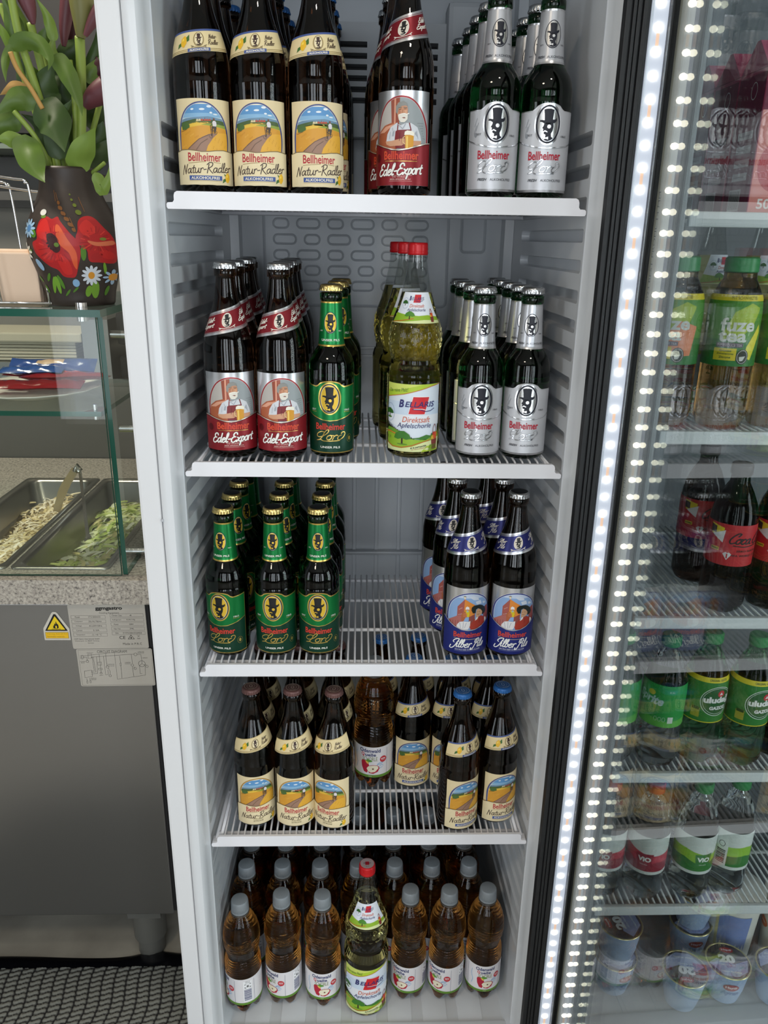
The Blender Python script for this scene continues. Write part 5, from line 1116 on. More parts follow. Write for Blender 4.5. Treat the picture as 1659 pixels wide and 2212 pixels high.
for i, (x, y, z, d, nm) in enumerate(spots):
    o = cp if i == 0 else copy_tree(cp); o.location = (x, y, z+.0225); o.rotation_euler = (0, 0, math.radians(d)); o['label'] = 'yoghurt drink cup, '+nm+', neighbouring refrigerator'; o['group'] = CUPG
for i, (x, y) in enumerate(((.725, .150), (.830, .130))):
    t = thing('yoghurt_bucket', ('white and blue yoghurt bucket behind the dark-lidded cups', 'white yoghurt bucket at the far right behind the dark-lidded cups')[i], 'bucket', (x, y, .1505)); q = MB(); q.lathe([(0, .040), (.01, .042), (.15, .050), (.152, .053), (.162, .053), (.164, .048), (.164, 0)], 40); q.build('bucket_body', ink('dcdcd2'), t, auto=40)
    A = Art(); A.rect(-.05, .012, .03, .13, ink('7f93c4'), 0); A.rect(-.050, -.044, .03, .13, ink('cfc48a'), 1); A.ell(-.08, .09, .016, .012, ink('c9602c'), 1, 20); A.text('Ayran', -.080, .090, .020, .006, ink('efe8e0'), 2, bold=.03)
    A.build('bucket_print', t, surf=wrap([(0, .0405), (.15, .0508)], .046), ds=.005)
# ---------------------------------------------------------------- salad counter on the left
granite = mat('granite', '#b5afa4', .22); nt, lk, b = nodes(granite)
tc = nt.new('ShaderNodeTexCoord'); v = nt.new('ShaderNodeTexVoronoi'); v.inputs['Scale'].default_value = 330; n = nt.new('ShaderNodeTexNoise'); n.inputs['Scale'].default_value = 190; n.inputs['Detail'].default_value = 5; n.inputs['Roughness'].default_value = .7
r = nt.new('ShaderNodeValToRGB'); E_ = r.color_ramp.elements; E_[0].position = .36; E_[0].color = (*lin('1e1d1f'), 1); E_[1].position = .41; E_[1].color = (*lin('8a857e'), 1)
e = E_.new(.50); e.color = (*lin('a9a297'), 1); e = E_.new(.60); e.color = (*lin('c2bcb0'), 1)
mx = nt.new('ShaderNodeMix'); mx.data_type = 'RGBA'; mx.inputs[0].default_value = .25; lk.new(tc.outputs['Object'], v.inputs['Vector']); lk.new(tc.outputs['Object'], n.inputs['Vector']); lk.new(n.outputs[0], r.inputs[0])
r2 = nt.new('ShaderNodeValToRGB'); r2.color_ramp.elements[0].color = (*lin('6a6764'), 1); r2.color_ramp.elements[1].color = (*lin('cfc9be'), 1); lk.new(v.outputs['Color'], r2.inputs[0])
lk.new(r.outputs[0], mx.inputs[6]); lk.new(r2.outputs[0], mx.inputs[7]); lk.new(mx.outputs[2], b.inputs['Base Color'])
brushed = mat('brushed_panel', '#9b9b9b', .34, .9); nt, lk, b = nodes(brushed); tg_ = nt.new('ShaderNodeTangent'); tg_.direction_type = 'RADIAL'; tg_.axis = 'Z'; lk.new(tg_.outputs[0], b.inputs['Tangent']); b.inputs['Anisotropic'].default_value = .85
tc = nt.new('ShaderNodeTexCoord'); mp = nt.new('ShaderNodeMapping'); mp.inputs['Scale'].default_value = (6, 6, 900); n = nt.new('ShaderNodeTexNoise'); n.inputs['Scale'].default_value = 1.5; n.inputs['Detail'].default_value = 4
lk.new(tc.outputs['Object'], mp.inputs[0]); lk.new(mp.outputs[0], n.inputs['Vector'])
mr = nt.new('ShaderNodeMapRange'); mr.inputs[3].default_value = .28; mr.inputs[4].default_value = .42; lk.new(n.outputs[0], mr.inputs[0]); lk.new(mr.outputs[0], b.inputs['Roughness'])
bp = nt.new('ShaderNodeBump'); bp.inputs['Strength'].default_value = .06; bp.inputs['Distance'].default_value = .0005; lk.new(n.outputs[0], bp.inputs['Height']); lk.new(bp.outputs[0], b.inputs['Normal'])
ct = thing('salad_counter', 'stainless steel salad counter with granite top left of the refrigerator', 'counter', (-1.1, .60, FZ))
def s3(o): o.location = (1.1, -.60, -FZ); return o
P2 = (-.6215, -.4585, .2330, .7600); P1 = (-.8000, -.6370, .2330, .7600)
q = MB()
def top(x0, x1, y0, y1): q.box(x0, x1, y0, y1, .903, .948)
top(-1.9, P1[0], .1850, .95); top(P1[0], P1[1], .1850, P1[2]); top(P1[0], P1[1], P1[3], .95); top(P1[1], P2[0], .1850, .95); top(P2[0], P2[1], .1850, P2[2]); top(P2[0], P2[1], P2[3], .95); top(P2[1], -.340, .1850, .95)
s3(q.build('granite_top', granite, ct))
q = MB(); q.bbox(-1.9, -.3900, .200, .207, .205, .897, .002); s3(q.build('front_panel', brushed, ct))
q = MB(); q.box(-1.88, -.3960, .2075, .93, .22, .840); q.box(-1.88, -.3960, .2075, .2250, .840, .9025); q.box(-.4500, -.3960, .2250, .93, .840, .9025); q.box(-.3895, -.3850, .204, .93, .21, .9025); s3(q.build('counter_body', mat('dark_gap', '#1a1a1c', .6), ct))
q = MB(); q.lathe([(.088, .034), (.095, .034), (.158, .034), (.160, .030)], 32, -.462, .268); q.lathe([(FZ, .026), (FZ+.004, .028), (.075, .027), (.088, .0255), (.09, .024)], 16, -.462, .268); q.box(-.496, -.428, .234, .302, .158, .22)
s3(q.build('leg', mat('grey_leg_plastic', '#5d5d58', .4), ct, auto=40))
# sticker set on the front panel
def flatprint(A, nm, x, z, y, parent, fin=s3, rot=0.0):
    me = A.mesh('m'); me.transform(Matrix.Translation((x, y, z)) @ Matrix.Rotation(rot, 4, 'Y') @ Matrix.Rotation(PI/2, 4, 'X')); o = bpy.data.objects.new(nm, me); COL.objects.link(o); o.parent = parent; fin(o); return o
PAP = ink('b9b5ac', .25, .35); TXT = ink('3b3935')
A = Art(); A.poly(rounded(-.066, .066, -.043, .043, .003), PAP, 0); K = TXT
A.text('ggmgastro', .004, .0345, .046, .0080, ink('1c1b1a'), 1, bold=.04); A.text('Cooling Equipment', .004, .0262, .034, .0040, K, 1)
L_ = [('Model', 'STS1500NOD'), ('Compressor', 'ZEL/NLT80AA'), ('Voltage', 'AC230V/50Hz'), ('Current', '2.2A'), ('Temperature', '-2~+8 °C')]; R_ = [('Climate Class', '4'), ('Refrigerant', 'R290/140g'), ('Power', '428W'), ('Net Vol.', '294L'), ('SN:', 'ST175TS1500NOD25090038')]
def boxl(x0, x1, y0, y1, L=1, wd=.00035): A.line([(x0, y0), (x1, y0), (x1, y1), (x0, y1), (x0, y0)], wd, K, L, caps=False)
for i, (a, c) in enumerate(L_): y = .0190-i*.0086; boxl(-.062, -.0035, y-.0031, y+.0031); A.text(a, -.053+len(a)*.0003, y, .0012*len(a)+.002, .0030, K, 1); A.text(c, -.022, y, .0017*len(c)+.004, .0030, K, 1)
for i, (a, c) in enumerate(R_): y = .0215-i*.0086; boxl(.0050, .0620, y-.0031, y+.0031); A.text(a, .0125+len(a)*.0003, y, .0012*len(a)+.002, .0030, K, 1); A.text(c, .040, y, .0014*len(c)+.002, .0030, K, 1)
for i, c in enumerate(('GGM Gastro International GmbH', 'Weinerpark 16, 48607 Ochtrup', 'Germany')): A.text(c, -.040+(i == 2)*.006, -.0235-i*.0042, .0015*len(c), .0026, K, 1)
A.text('CE', .0220, -.0215, .0105, .0062, ink('1c1b1a'), 1); A.poly([(.031, -.025), (.043, -.025), (.037, -.016)], K, 1, holes=[[(.0325, -.0243), (.0415, -.0243), (.037, -.0175)]]); A.ell(.037, -.0222, .0012, .0018, K, 1, 10); A.line([(.0475, -.0240), (.0525, -.0240)], .0008, K, 1); A.line([(.0480, -.0170), (.0520, -.0215)], .0004, K, 1); A.line([(.0520, -.0170), (.0480, -.0215)], .0004, K, 1)
A.text('Made in P.R.C', .0380, -.0340, .033, .0042, K, 1)
flatprint(A, 'rating_plate', -.4560, .8535, .1995, ct, rot=-.012)
A = Art(); A.poly(rounded(-.066, .066, -.0375, .0375, .003), PAP, 0); A.text('CIRCUIT DIAGRAM', -.004, .0320, .052, .0052, K, 1); boxl(-.063, .064, -.0355, .0355, wd=.0003)
def D(px, py): return (-.066+(px-180)/1380*.132+(-(py-900)/690*.008), .0375-(py-880)/700*.075+(px-180)/1380*.008)
def W_(*p, wd=.0005): A.line([D(*a) for a in p], wd, ink('24221f'), 1, caps=False)
W_((250, 1010), (280, 1010)); W_((250, 1035), (280, 1035)); W_((250, 1055), (280, 1055)); W_((280, 1000), (300, 1000), (318, 1030), (300, 1068), (280, 1068), (280, 1000)); W_((310, 1015), (880, 985), (940, 1495), (1460, 1450), (1450, 1280)); W_((310, 1045), (380, 1045)); W_((455, 1045), (1240, 1040)); W_((395, 985), (460, 985), (465, 1065), (400, 1065), (395, 985)); W_((375, 1050), (385, 1110))
W_((470, 1040), (510, 1305), (450, 1310)); W_((490, 1040), (540, 1330), (455, 1335)); W_((555, 1045), (570, 1360), (455, 1365)); W_((600, 1000), (640, 1360)); W_((575, 1150), (645, 1150), (650, 1205), (580, 1205), (575, 1150)); W_((585, 1265), (655, 1265), (658, 1295), (590, 1295), (585, 1265)); W_((720, 990), (745, 1240)); W_((680, 1040), (720, 1395), (770, 1390), (760, 1300)); W_((770, 1270), (800, 1330), (805, 1390)); W_((325, 1300), (465, 1290), (475, 1410), (335, 1425), (325, 1300))
for px, py, r_ in ((385, 1120, .0026), (755, 1250, .0026), (805, 1418, .0024), (1215, 1245, .0026), (1268, 1312, .0024), (1485, 1285, .0026), (1270, 1048, .0030), (635, 1358, .0022)): A.ring(*D(px, py), r_, r_, .0005, ink('24221f'), 1, 18)
A.ring(*D(1390, 1230), .0062, .0062, .0006, ink('24221f'), 1, 28); W_((1390, 1180), (1390, 1230), (1340, 1265)); W_((1390, 1230), (1445, 1260)); W_((1300, 1050), (1370, 1055), (1390, 1175)); W_((975, 1055), (1000, 1190)); W_((985, 1190), (1005, 1190), (1008, 1245), (990, 1245), (985, 1190)); W_((1000, 1245), (1025, 1480)); W_((1195, 1045), (1215, 1215)); W_((1215, 1275), (1245, 1465)); W_((1350, 1270), (1360, 1415), (1400, 1420)); W_((370, 1440), (378, 1490)); W_((425, 1435), (435, 1485)); W_((368, 1490), (388, 1490), (392, 1535), (372, 1535), (368, 1490)); W_((425, 1485), (445, 1485), (450, 1530), (430, 1530), (425, 1485)); W_((1240, 1280), (1260, 1300)); W_((1440, 1250), (1478, 1262))
for px, py, tx, wd in ((430, 965, 'SWITCH', .011), (300, 1120, 'POWER', .009), (300, 1142, 'PLUG', .006), (820, 1205, 'EVAPORATOR', .012), (820, 1235, 'FAN MOTOR', .012), (500, 1448, 'DEFROST', .010), (500, 1472, 'SENSOR', .009), (1130, 1190, 'CONDENSER', .010), (1130, 1215, 'FAN MOTOR', .010), (1370, 1005, 'OVERLOAD', .011), (1370, 1028, 'PROTECTOR', .011), (1445, 1125, 'COMPRESSOR', .009), (640, 1400, 'LIGHT', .007)): A.text(tx, *D(px, py), wd, .0017, TXT, 1)
flatprint(A, 'circuit_plate', -.4505, .7725, .1995, ct, rot=-.012)
A = Art(); A.poly([(-.0270, -.030), (.0270, -.030), (.0270, -.004), (.0060, .0310), (.0030, .0335), (-.0030, .0335), (-.0060, .0310), (-.0270, -.004)], ink('c9c5ba'), 0)
A.poly([(-.0235, -.0090), (.0235, -.0090), (.0020, .0285), (-.0020, .0285)], BLK_I, 1); A.poly([(-.0185, -.0062), (.0185, -.0062), (0, .0240)], ink('e6c81e'), 2)
A.poly([(-.0058, -.0025), (-.0050, .0040), (-.0035, .0025), (-.0025, .0085), (-.0005, .0055), (.0010, .0130), (.0030, .0060), (.0040, .0075), (.0055, .0030), (.0055, -.0020), (.003, -.0035), (-.003, -.0035)], BLK_I, 3); A.ell(.0005, 0, .0018, .0032, ink('e6c81e'), 4, 12); A.line([(-.009, -.0048), (.009, -.0048)], .0009, BLK_I, 3)
A.rect(-.0240, .0240, -.0260, -.0120, TXT, 1); A.rect(-.0234, .0234, -.0254, -.0126, ink('e6b81e'), 2); A.text('Warning: Risk Of Fire', 0, -.0160, .043, .0036, ink('a8861c'), 3); A.text('flammable materials', -.003, -.0215, .036, .0036, ink('a8861c'), 3)
A.v = [(a_*.83, b_*.86, c_) for a_, b_, c_ in A.v]; flatprint(A, 'fire_warning_sticker', -.5462, .8530, .1995, ct)
A = Art(); A.line(smoothpath([(.004, .004), (-.002, .005), (-.003, 0), (.001, -.003)], 4), .0005, ink('2c3450'), 0); A.line([(.010, .005), (.011, -.002)], .0006, ink('2c3450'), 0); A.line([(.007, .003), (.013, .005)], .0005, ink('2c3450'), 0)
flatprint(A, 'pen_mark', -.4080, .8910, .1996, ct)
# glass guard
gg = thing('glass_guard', 'clear glass sneeze guard with green edges standing on the granite top', 'guard', (-.8, .2, .948))
def s4(o): o.location = (.8, -.2, -.948); return o
s4(pane_box('glass_pane', -1.9, -.4160, .2000, .62, 1.3790, 1.3900, gg, 'z', PANE2)); s4(pane_box('glass_pane', -.4240, -.4160, .2085, .90, .949, 1.3788, gg, 'x', PANE2))
s4(pane_box('glass_pane', -1.9, -.4250, .2020, .2080, .949, 1.3788, gg, 'y', PANE2)); s4(pane_box('glass_shelf', -1.9, -.4350, .2150, .52, 1.2220, 1.2300, gg, 'z', PANE2))
q = MB()
for u, v_ in ((272, 722), (290, 925), (297, 1190)):
    p = atx(u, v_, -.420); q.tube([(-.445, p.y, p.z), (-.405, p.y, p.z)], .0065, 16)
q.tube([(-.455, .235, 1.3790), (-.455, .235, 1.3700)], .009, 16); q.tube([(-.455, .235, 1.390), (-.455, .235, 1.398)], .009, 16); q.tube([(-.447, .225, 1.215), (-.447, .225, 1.240)], .0035, 12)
s4(q.build('steel_standoff', CHROME, gg, auto=40))
# food pans
def pan(P, label):
    x0, x1, y0, y1 = P; t = thing('food_pan', label, 'pan', ((x0+x1)/2, (y0+y1)/2, .948)); w_, h_ = (x1-x0)/2, (y1-y0)/2
    q = MB(); rings = []
    for ins, r_, z in ((-.004, .010, .0005), (-.004, .010, .0030), (.001, .012, .0035), (.008, .020, .0020), (.012, .024, -.004), (.015, .026, -.050), (.017, .026, -.052), (.030, .03, -.095), (.034, .03, -.098)):
        rings.append([(a, c, z) for a, c in rounded(-w_+ins, w_-ins, -h_+ins, h_-ins, r_, 6)])
    vs = [p for rr in rings for p in rr]; n_ = len(rings[0]); fs = [(i*n_+k, (i+1)*n_+k, (i+1)*n_+(k+1) % n_, i*n_+(k+1) % n_) for i in range(len(rings)-1) for k in range(n_)]; fs.append(tuple((len(rings)-1)*n_+k for k in range(n_)))
    q.add(vs, fs); q.build('pan_body', mat('pan_steel', '#a5a39c', .28, 1.0), t, smooth=True); return t
pan(P1, 'steel food pan of shredded white cabbage at the left photo edge'); pan(P2, 'steel food pan of shredded green lettuce with tongs in it')
def shreds(name, label, P, cols, n_, hf, ln, wdm):
    q = MB(); x0, x1, y0, y1 = P; rs_ = random.Random(5); ms = [mat('shred_'+c, c, .45, trans=0) for c in cols]
    for k in range(n_):
        x = rs_.uniform(x0+.024, x1-.024); y = rs_.uniform(y0+.026, y1-.03); z = hf((x-x0)/(x1-x0), (y-y0)/(y1-y0))+rs_.uniform(-.016, .006)
        L = rs_.uniform(.5, 1)*ln; a = rs_.uniform(0, 2*PI); el = rs_.uniform(-.35, .35); wd = rs_.uniform(.0014, wdm); cv = rs_.uniform(-1.3, 1.3); tw = rs_.uniform(0, PI); pts = []
        px, py, pz = x, y, z; vs = []
        for i in range(6):
            d = Vector((math.cos(a)*math.cos(el), math.sin(a)*math.cos(el), math.sin(el))); sd = d.cross(Vector((math.sin(tw)*.6, math.cos(tw)*.3, 1))).normalized()*wd*(1-.25*abs(i-2.5)/2.5)
            up = d.cross(sd).normalized()*wd*.35
            vs += [Vector((px, py, pz))-sd, Vector((px, py, pz))+up, Vector((px, py, pz))+sd]
            px += d.x*L/5; py += d.y*L/5; pz += d.z*L/5; a += cv/5; el -= .12
            px = min(max(px, x0+.018), x1-.018); py = min(max(py, y0+.018), y1-.018)
        q.add(vs, [(3*i+j, 3*i+j+1, 3*i+j+4, 3*i+j+3) for i in range(5) for j in range(2)], rs_.randrange(len(ms)))
    # bed of leaves under the loose strips
    n0 = 24; vs = [(x0+.02+(x1-x0-.04)*i/n0, y0+.02+(y1-y0-.04)*j/n0, hf(i/n0, j/n0)-.014) for j in range(n0+1) for i in range(n0+1)]
    q.add(vs, [(j*(n0+1)+i, j*(n0+1)+i+1, (j+1)*(n0+1)+i+1, (j+1)*(n0+1)+i) for j in range(n0) for i in range(n0)], 0)
    o = q.build(name, ms, None, smooth=True); tag(o, label, 'food'); o['kind'] = 'stuff'; return o
shreds('shredded_lettuce', 'shredded pale green lettuce heaped in the steel pan', P2, ['#d6e28a', '#eaf0bc', '#c6d874', '#f2f4d6', '#ded694'], 1500, lambda a, c: .882+.056*min(1, a*1.25)*(1-.45*c)+.012*math.sin(9*c+3*a), .045, .0058)
shreds('shredded_cabbage', 'shredded white cabbage heaped in the left steel pan', P1, ['#ecdcb4', '#f6ecd0', '#e4d2a0', '#faf2de'], 1100, lambda a, c: .886+.048*min(1, a*1.1)*(1-.35*c)+.010*math.sin(8*c), .040, .0032)
tg = thing('salad_tongs', 'steel salad tongs leaning in the lettuce pan', 'tongs', (-.56, .5, .90))
q = MB(); a = at(163, 1014, .585); b2 = at(172, 1014, .583); tip = at(190, 1165, .43); tipl = at(122, 1105, .60); mid = at(181, 1085, .50)
def strip(pts, wd, th):
    pts = [Vector(p) for p in smoothpath([tuple(p) for p in pts], 5)]; vs = []
    for i, p in enumerate(pts):
        t_ = (pts[min(i+1, len(pts)-1)]-pts[max(i-1, 0)]).normalized(); sd = t_.cross(Vector((0, 1, .3))).normalized(); n_ = t_.cross(sd); ww = wd[min(int(i/(len(pts)-1)*(len(wd)-1)), len(wd)-1)]
        vs += [p-sd*ww-n_*th, p+sd*ww-n_*th, p+sd*ww+n_*th, p-sd*ww+n_*th]
    n_ = len(pts); fs = [(4*i+k, 4*i+(k+1) % 4, 4*i+4+(k+1) % 4, 4*i+4+k) for i in range(n_-1) for k in range(4)]+[(3, 2, 1, 0), (4*n_-4, 4*n_-3, 4*n_-2, 4*n_-1)]
    q.add(vs, fs)
strip([a, (a+tipl)/2+Vector((-.004, 0, .004)), tipl], [.008, .009, .008, .006], .0008); strip([b2, mid, tip], [.006, .0045, .004, .010], .0008); q.tube([a+Vector((0, 0, -.004)), (a+b2)/2+Vector((0, 0, .006)), b2+Vector((0, 0, -.004))], .007, 10)
o = q.build('tong_arms', mat('tong_steel', '#c2beb6', .25, 1.0), tg, auto=40); o.location = (.56, -.5, -.90)
# plate of packets on the glass shelf
pc = Vector((-.590, .350, 1.2305)); pl = thing('plate', 'white plate of sachets on the middle glass shelf', 'plate', pc)
def pf(r, z, th): return (r*(1+.012*math.cos(16*th)) if r > .08 else r, z)
q = MB(); q.lathe([(0, .055), (.0005, .060), (.004, .070), (.011, .100), (.0150, .1120), (.0165, .1125), (.0130, .100), (.0065, .072), (.0045, .055), (.0045, 0)], 96, rf=pf); q.build('plate_body', mat('porcelain', '#e4e0d8', .2), pl, smooth=True)
def sachet(x, y, z, L, w_, h_, rz, rx, col, col2, label, grp=None):
    q = MB(); nx, ny = 22, 8; vs = []
    for sgn in (1, -1):
        for i in range(nx+1):
            for j in range(ny+1):
                a = i/nx*2-1; c = j/ny*2-1; e_ = (1-abs(a)**6)*(1-c*c)
                vs.append((a*L/2, c*w_/2*(1+.05*abs(a)**4), sgn*(h_*.5*e_*(1+.18*math.sin(a*9+c*3)+.12*math.sin(a*17-c*5))+.0004)+.002*math.sin(a*2.5)))
    m_ = (nx+1)*(ny+1); fs = []; mi = []
    for s_ in (0, 1):
        for i in range(nx):
            for j in range(ny):
                k = s_*m_+i*(ny+1)+j; f = (k, k+1, k+ny+2, k+ny+1); fs.append(f if s_ else tuple(reversed(f))); mi.append(1 if 6 < i < 14 and 2 < j < 6 and not s_ and col2 else 0)
    o = mesh_obj('sachet', vs, fs, [mat('foil_'+col, col, .18, coat=.8), mat('print_'+(col2 or col), col2 or col, .3, coat=.5)], None, True, mi)
    o.location = (x, y, z); o.rotation_euler = (rx, .02, rz); tag(o, label, 'sachet', grp); return o
sachet(-.575, .330, 1.2520, .150, .034, .014, .03, .25, '#b01c26', None, 'red shiny sachet lying at the front of the plate', 'red sachets on the plate'); sachet(-.540, .365, 1.2600, .150, .032, .014, .10, -.1, '#a01824', None, 'red sachet reaching over the right rim of the plate', 'red sachets on the plate')
sachet(-.580, .385, 1.2620, .145, .034, .014, -.04, .1, '#b01c26', None, 'red sachet under the blue ones, rear of the plate', 'red sachets on the plate')
sachet(-.570, .392, 1.2760, .150, .034, .014, .05, .55, '#2a4a8c', '#c9a98a', 'blue sachet with a small picture, on top of the pile'); sachet(-.600, .372, 1.2700, .110, .030, .012, .03, .2, '#2d5294', None, 'blue sachet at the left end of the pile')
# napkin holder with napkins on the glass top
nh = thing('napkin_holder', 'chrome wire napkin holder on the glass top beside the vase', 'holder', (-.60, .30, 1.39))
q = MB()
for y, xr, zt, xl in ((.262, -.523, 1.575, -.70), (.300, -.512, 1.560, -.70), (.345, -.585, 1.575, -.72)):
    xb = xr+.010 if y < .33 else xr+.008
    pts = [(xb, y, 1.394), (xr, y, zt-.02), (xr-.006, y, zt-.005), (xr-.02, y, zt), (xl, y, zt), (xl-.01, y, 1.394)]; q.tube(smoothpath(pts, 5), .0020, 8)
q.tube([(-.512, .262, 1.394), (-.502, .300, 1.394), (-.577, .345, 1.394)], .002, 8); q.tube([(-.71, .262, 1.394), (-.512, .262, 1.394)], .002, 8)
for x in (-.600, -.645): q.tube([(x+.012, .262, 1.394), (x, .262, 1.575)], .0018, 8)
o = q.build('wire_frame', CHROME, nh, smooth=True); o.location = (.60, -.30, -1.39)
q = MB()
for k in range(7): q.bbox(-.690, -.530, .272+k*.0095, .2805+k*.0095, 1.3905, 1.470+.004*math.sin(k*2), .003)
o = q.build('napkin_stack', mat('napkin_paper', '#dcc3ac', .9), None); tag(o, 'stack of pale folded napkins standing in the chrome holder', 'napkins')
# vase
VZ = 1.3903; VX, VY = -.4750, .300
P_V = [(0, .0500), (.003, .0520), (.020, .0545), (.045, .0610), (.070, .0685), (.092, .0718), (.110, .0712), (.128, .0660), (.145, .0580), (.158, .0510), (.170, .0465), (.182, .0440), (.194, .0430), (.200, .0435), (.204, .0425)]
vm = mat('dark_clay', '#332b27', .45); vs_ = thing('vase', 'dark clay vase painted with red poppies and daisies, holding calla lilies', 'vase', (VX, VY, VZ))
q = MB(); q.lathe(resample(P_V, .006)+[(.203, .038), (.180, .036), (.150, .040), (.100, .055), (.02, .05), (.012, 0)], 72); q.build('vase_body', vm, vs_, smooth=True)
q = MB(); q.tube(smoothpath([(.040, .022, .190), (.060, .040, .185), (.078, .052, .160), (.080, .054, .125), (.066, .040, .100)], 5), .008, 10); q.build('handle', vm, vs_, smooth=True)
A = Art(); VF = rd(485, 1560, .0990, 2.365e-4, 2.28e-4, .0718)
def vp(pts, col, L): A.poly(smoothpath([VF(*p) for p in pts], 4, True), ink(col, 0, .4), L)
def dab(x, y, rx, ry, rot, col, L):
    c, s_ = math.cos(rot), math.sin(rot); A.poly([VF(x+rx*math.cos(t_)*c-ry*math.sin(t_)*s_, y+rx*math.cos(t_)*s_+ry*math.sin(t_)*c) for t_ in [k*PI/6 for k in range(12)]], ink(col, 0, .4), L)
vp([(330, 1500), (350, 1440), (400, 1415), (440, 1430), (480, 1415), (500, 1445), (550, 1510), (595, 1570), (605, 1640), (585, 1720), (560, 1790), (520, 1800), (470, 1790), (440, 1750), (390, 1730), (340, 1690), (295, 1640), (290, 1580), (330, 1555)], 'a8181c', 2)
vp([(350, 1460), (400, 1430), (430, 1500), (440, 1560), (380, 1560), (340, 1530)], 'c22420', 3); vp([(300, 1600), (360, 1590), (430, 1620), (420, 1700), (350, 1680)], 'b81e1c', 3); vp([(450, 1650), (520, 1680), (540, 1770), (480, 1770)], 'bd211e', 3)
vp([(465, 1480), (490, 1470), (540, 1560), (580, 1640), (575, 1740), (555, 1720), (535, 1640), (480, 1580)], 'd0552c', 4); vp([(405, 1530), (445, 1520), (480, 1560), (485, 1620), (450, 1640), (415, 1600)], '3a1414', 4); dab(465, 1590, 16, 14, 0, '5c7a2c', 5)
vp([(600, 1500), (610, 1440), (650, 1410), (700, 1415), (740, 1480), (775, 1570), (780, 1700), (700, 1700), (650, 1690), (640, 1620), (590, 1580), (585, 1540)], 'a8181c', 2); vp([(610, 1480), (660, 1430), (700, 1500), (640, 1530)], 'c22420', 3); vp([(650, 1560), (700, 1570), (765, 1560), (770, 1585), (700, 1595), (660, 1580)], 'c96a48', 4); dab(725, 1550, 16, 10, 0, '6c7a2c', 5)
for cx, cy_, R_, pc_, n_ in ((660, 1785, 62, 'c9d4e0', 12), (262, 1490, 58, '8fb0cc', 10), (205, 1640, 60, 'd4d2c8', 10), (775, 1800, 48, '9ab8d4', 8)):
    for k in range(n_):
        a = 2*PI*k/n_; dab(cx+R_*.62*math.cos(a), cy_+R_*.62*math.sin(a)*1.1, R_*.40, R_*.16, a, pc_, 6)
    dab(cx, cy_, 20, 24, 0, 'd0902c' if cx != 262 else '4a78a8', 7)
dab(368, 1390, 26, 20, 0, 'cfcfc8', 5); dab(375, 1415, 20, 12, 0, '5c7a2c', 4); dab(305, 1720, 22, 42, -.5, '8fb0cc', 5); dab(555, 1835, 26, 26, 0, '7fa8cc', 5)
for k in range(10): dab(480+k*11, 1335+k*17+(8 if k % 2 else -6), 15, 10, .9, '7a4c22', 5)
for p in (((455, 1320), (430, 1250)), ((470, 1310), (450, 1265)), ((560, 1420), (590, 1500)), ((660, 1380), (640, 1290))): A.line([VF(*a) for a in p], .0007, ink('8a5a2a', 0, .4), 4)
for x, y, r_ in ((575, 1275, 7), (585, 1308, 10), (602, 1342, 14), (620, 1386, 20)): dab(x, y, r_, r_*.8, .3, '5c6a1e', 4)
for x, y, rx, ry, rt in ((345, 1800, 34, 12, 2.2), (375, 1850, 60, 16, 1.9), (410, 1850, 60, 18, 1.5), (440, 1830, 50, 16, 1.2), (480, 1900, 34, 8, 2.4), (545, 1880, 30, 7, 2.5), (640, 1890, 40, 22, 1.9), (685, 1880, 60, 26, 1.6), (620, 1640, 50, 16, 1.6), (250, 1635, 18, 16, 0), (290, 1880, 30, 10, 1.2), (258, 1815, 26, 9, .9), (735, 1740, 40, 8, 1.4), (755, 1890, 34, 10, 1.8), (300, 1520, 30, 24, 1)): dab(x, y, rx, ry, rt, '4c7a22' if rx % 4 else '6c9a2c', 3)
for cx, cy_, R0, a0, a1 in ((455, 1600, 150, 0, 2*PI), (690, 1560, 105, 0, 2*PI)):
    for k in range(26):
        aa = a0+(a1-a0)*k/26+.1*math.sin(k*5); r1 = R0*(.42+.10*math.sin(k*3)); r2_ = R0*(.74+.14*math.sin(k*7)); A.line([VF(cx+r1*math.cos(aa), cy_+r1*math.sin(aa)), VF(cx+r2_*math.cos(aa+.08), cy_+r2_*math.sin(aa+.08))], .0009+.0006*(k % 3), ink(('8c1216', 'c8332a', '941518')[k % 3], 0, .4), 3.4, caps=False)
for k in range(12): dab(440+34*math.cos(k*.52), 1580+40*math.sin(k*.52), 8, 6, k, '2a0c10', 4.5)
dab(740, 1650, 40, 26, .6, 'b81e1c', 3.2); dab(690, 1660, 34, 22, -.4, 'a0161a', 3.2)
A.build('painted_flowers', vs_, surf=wrap(P_V, .0718), ds=.004, dt=.008)
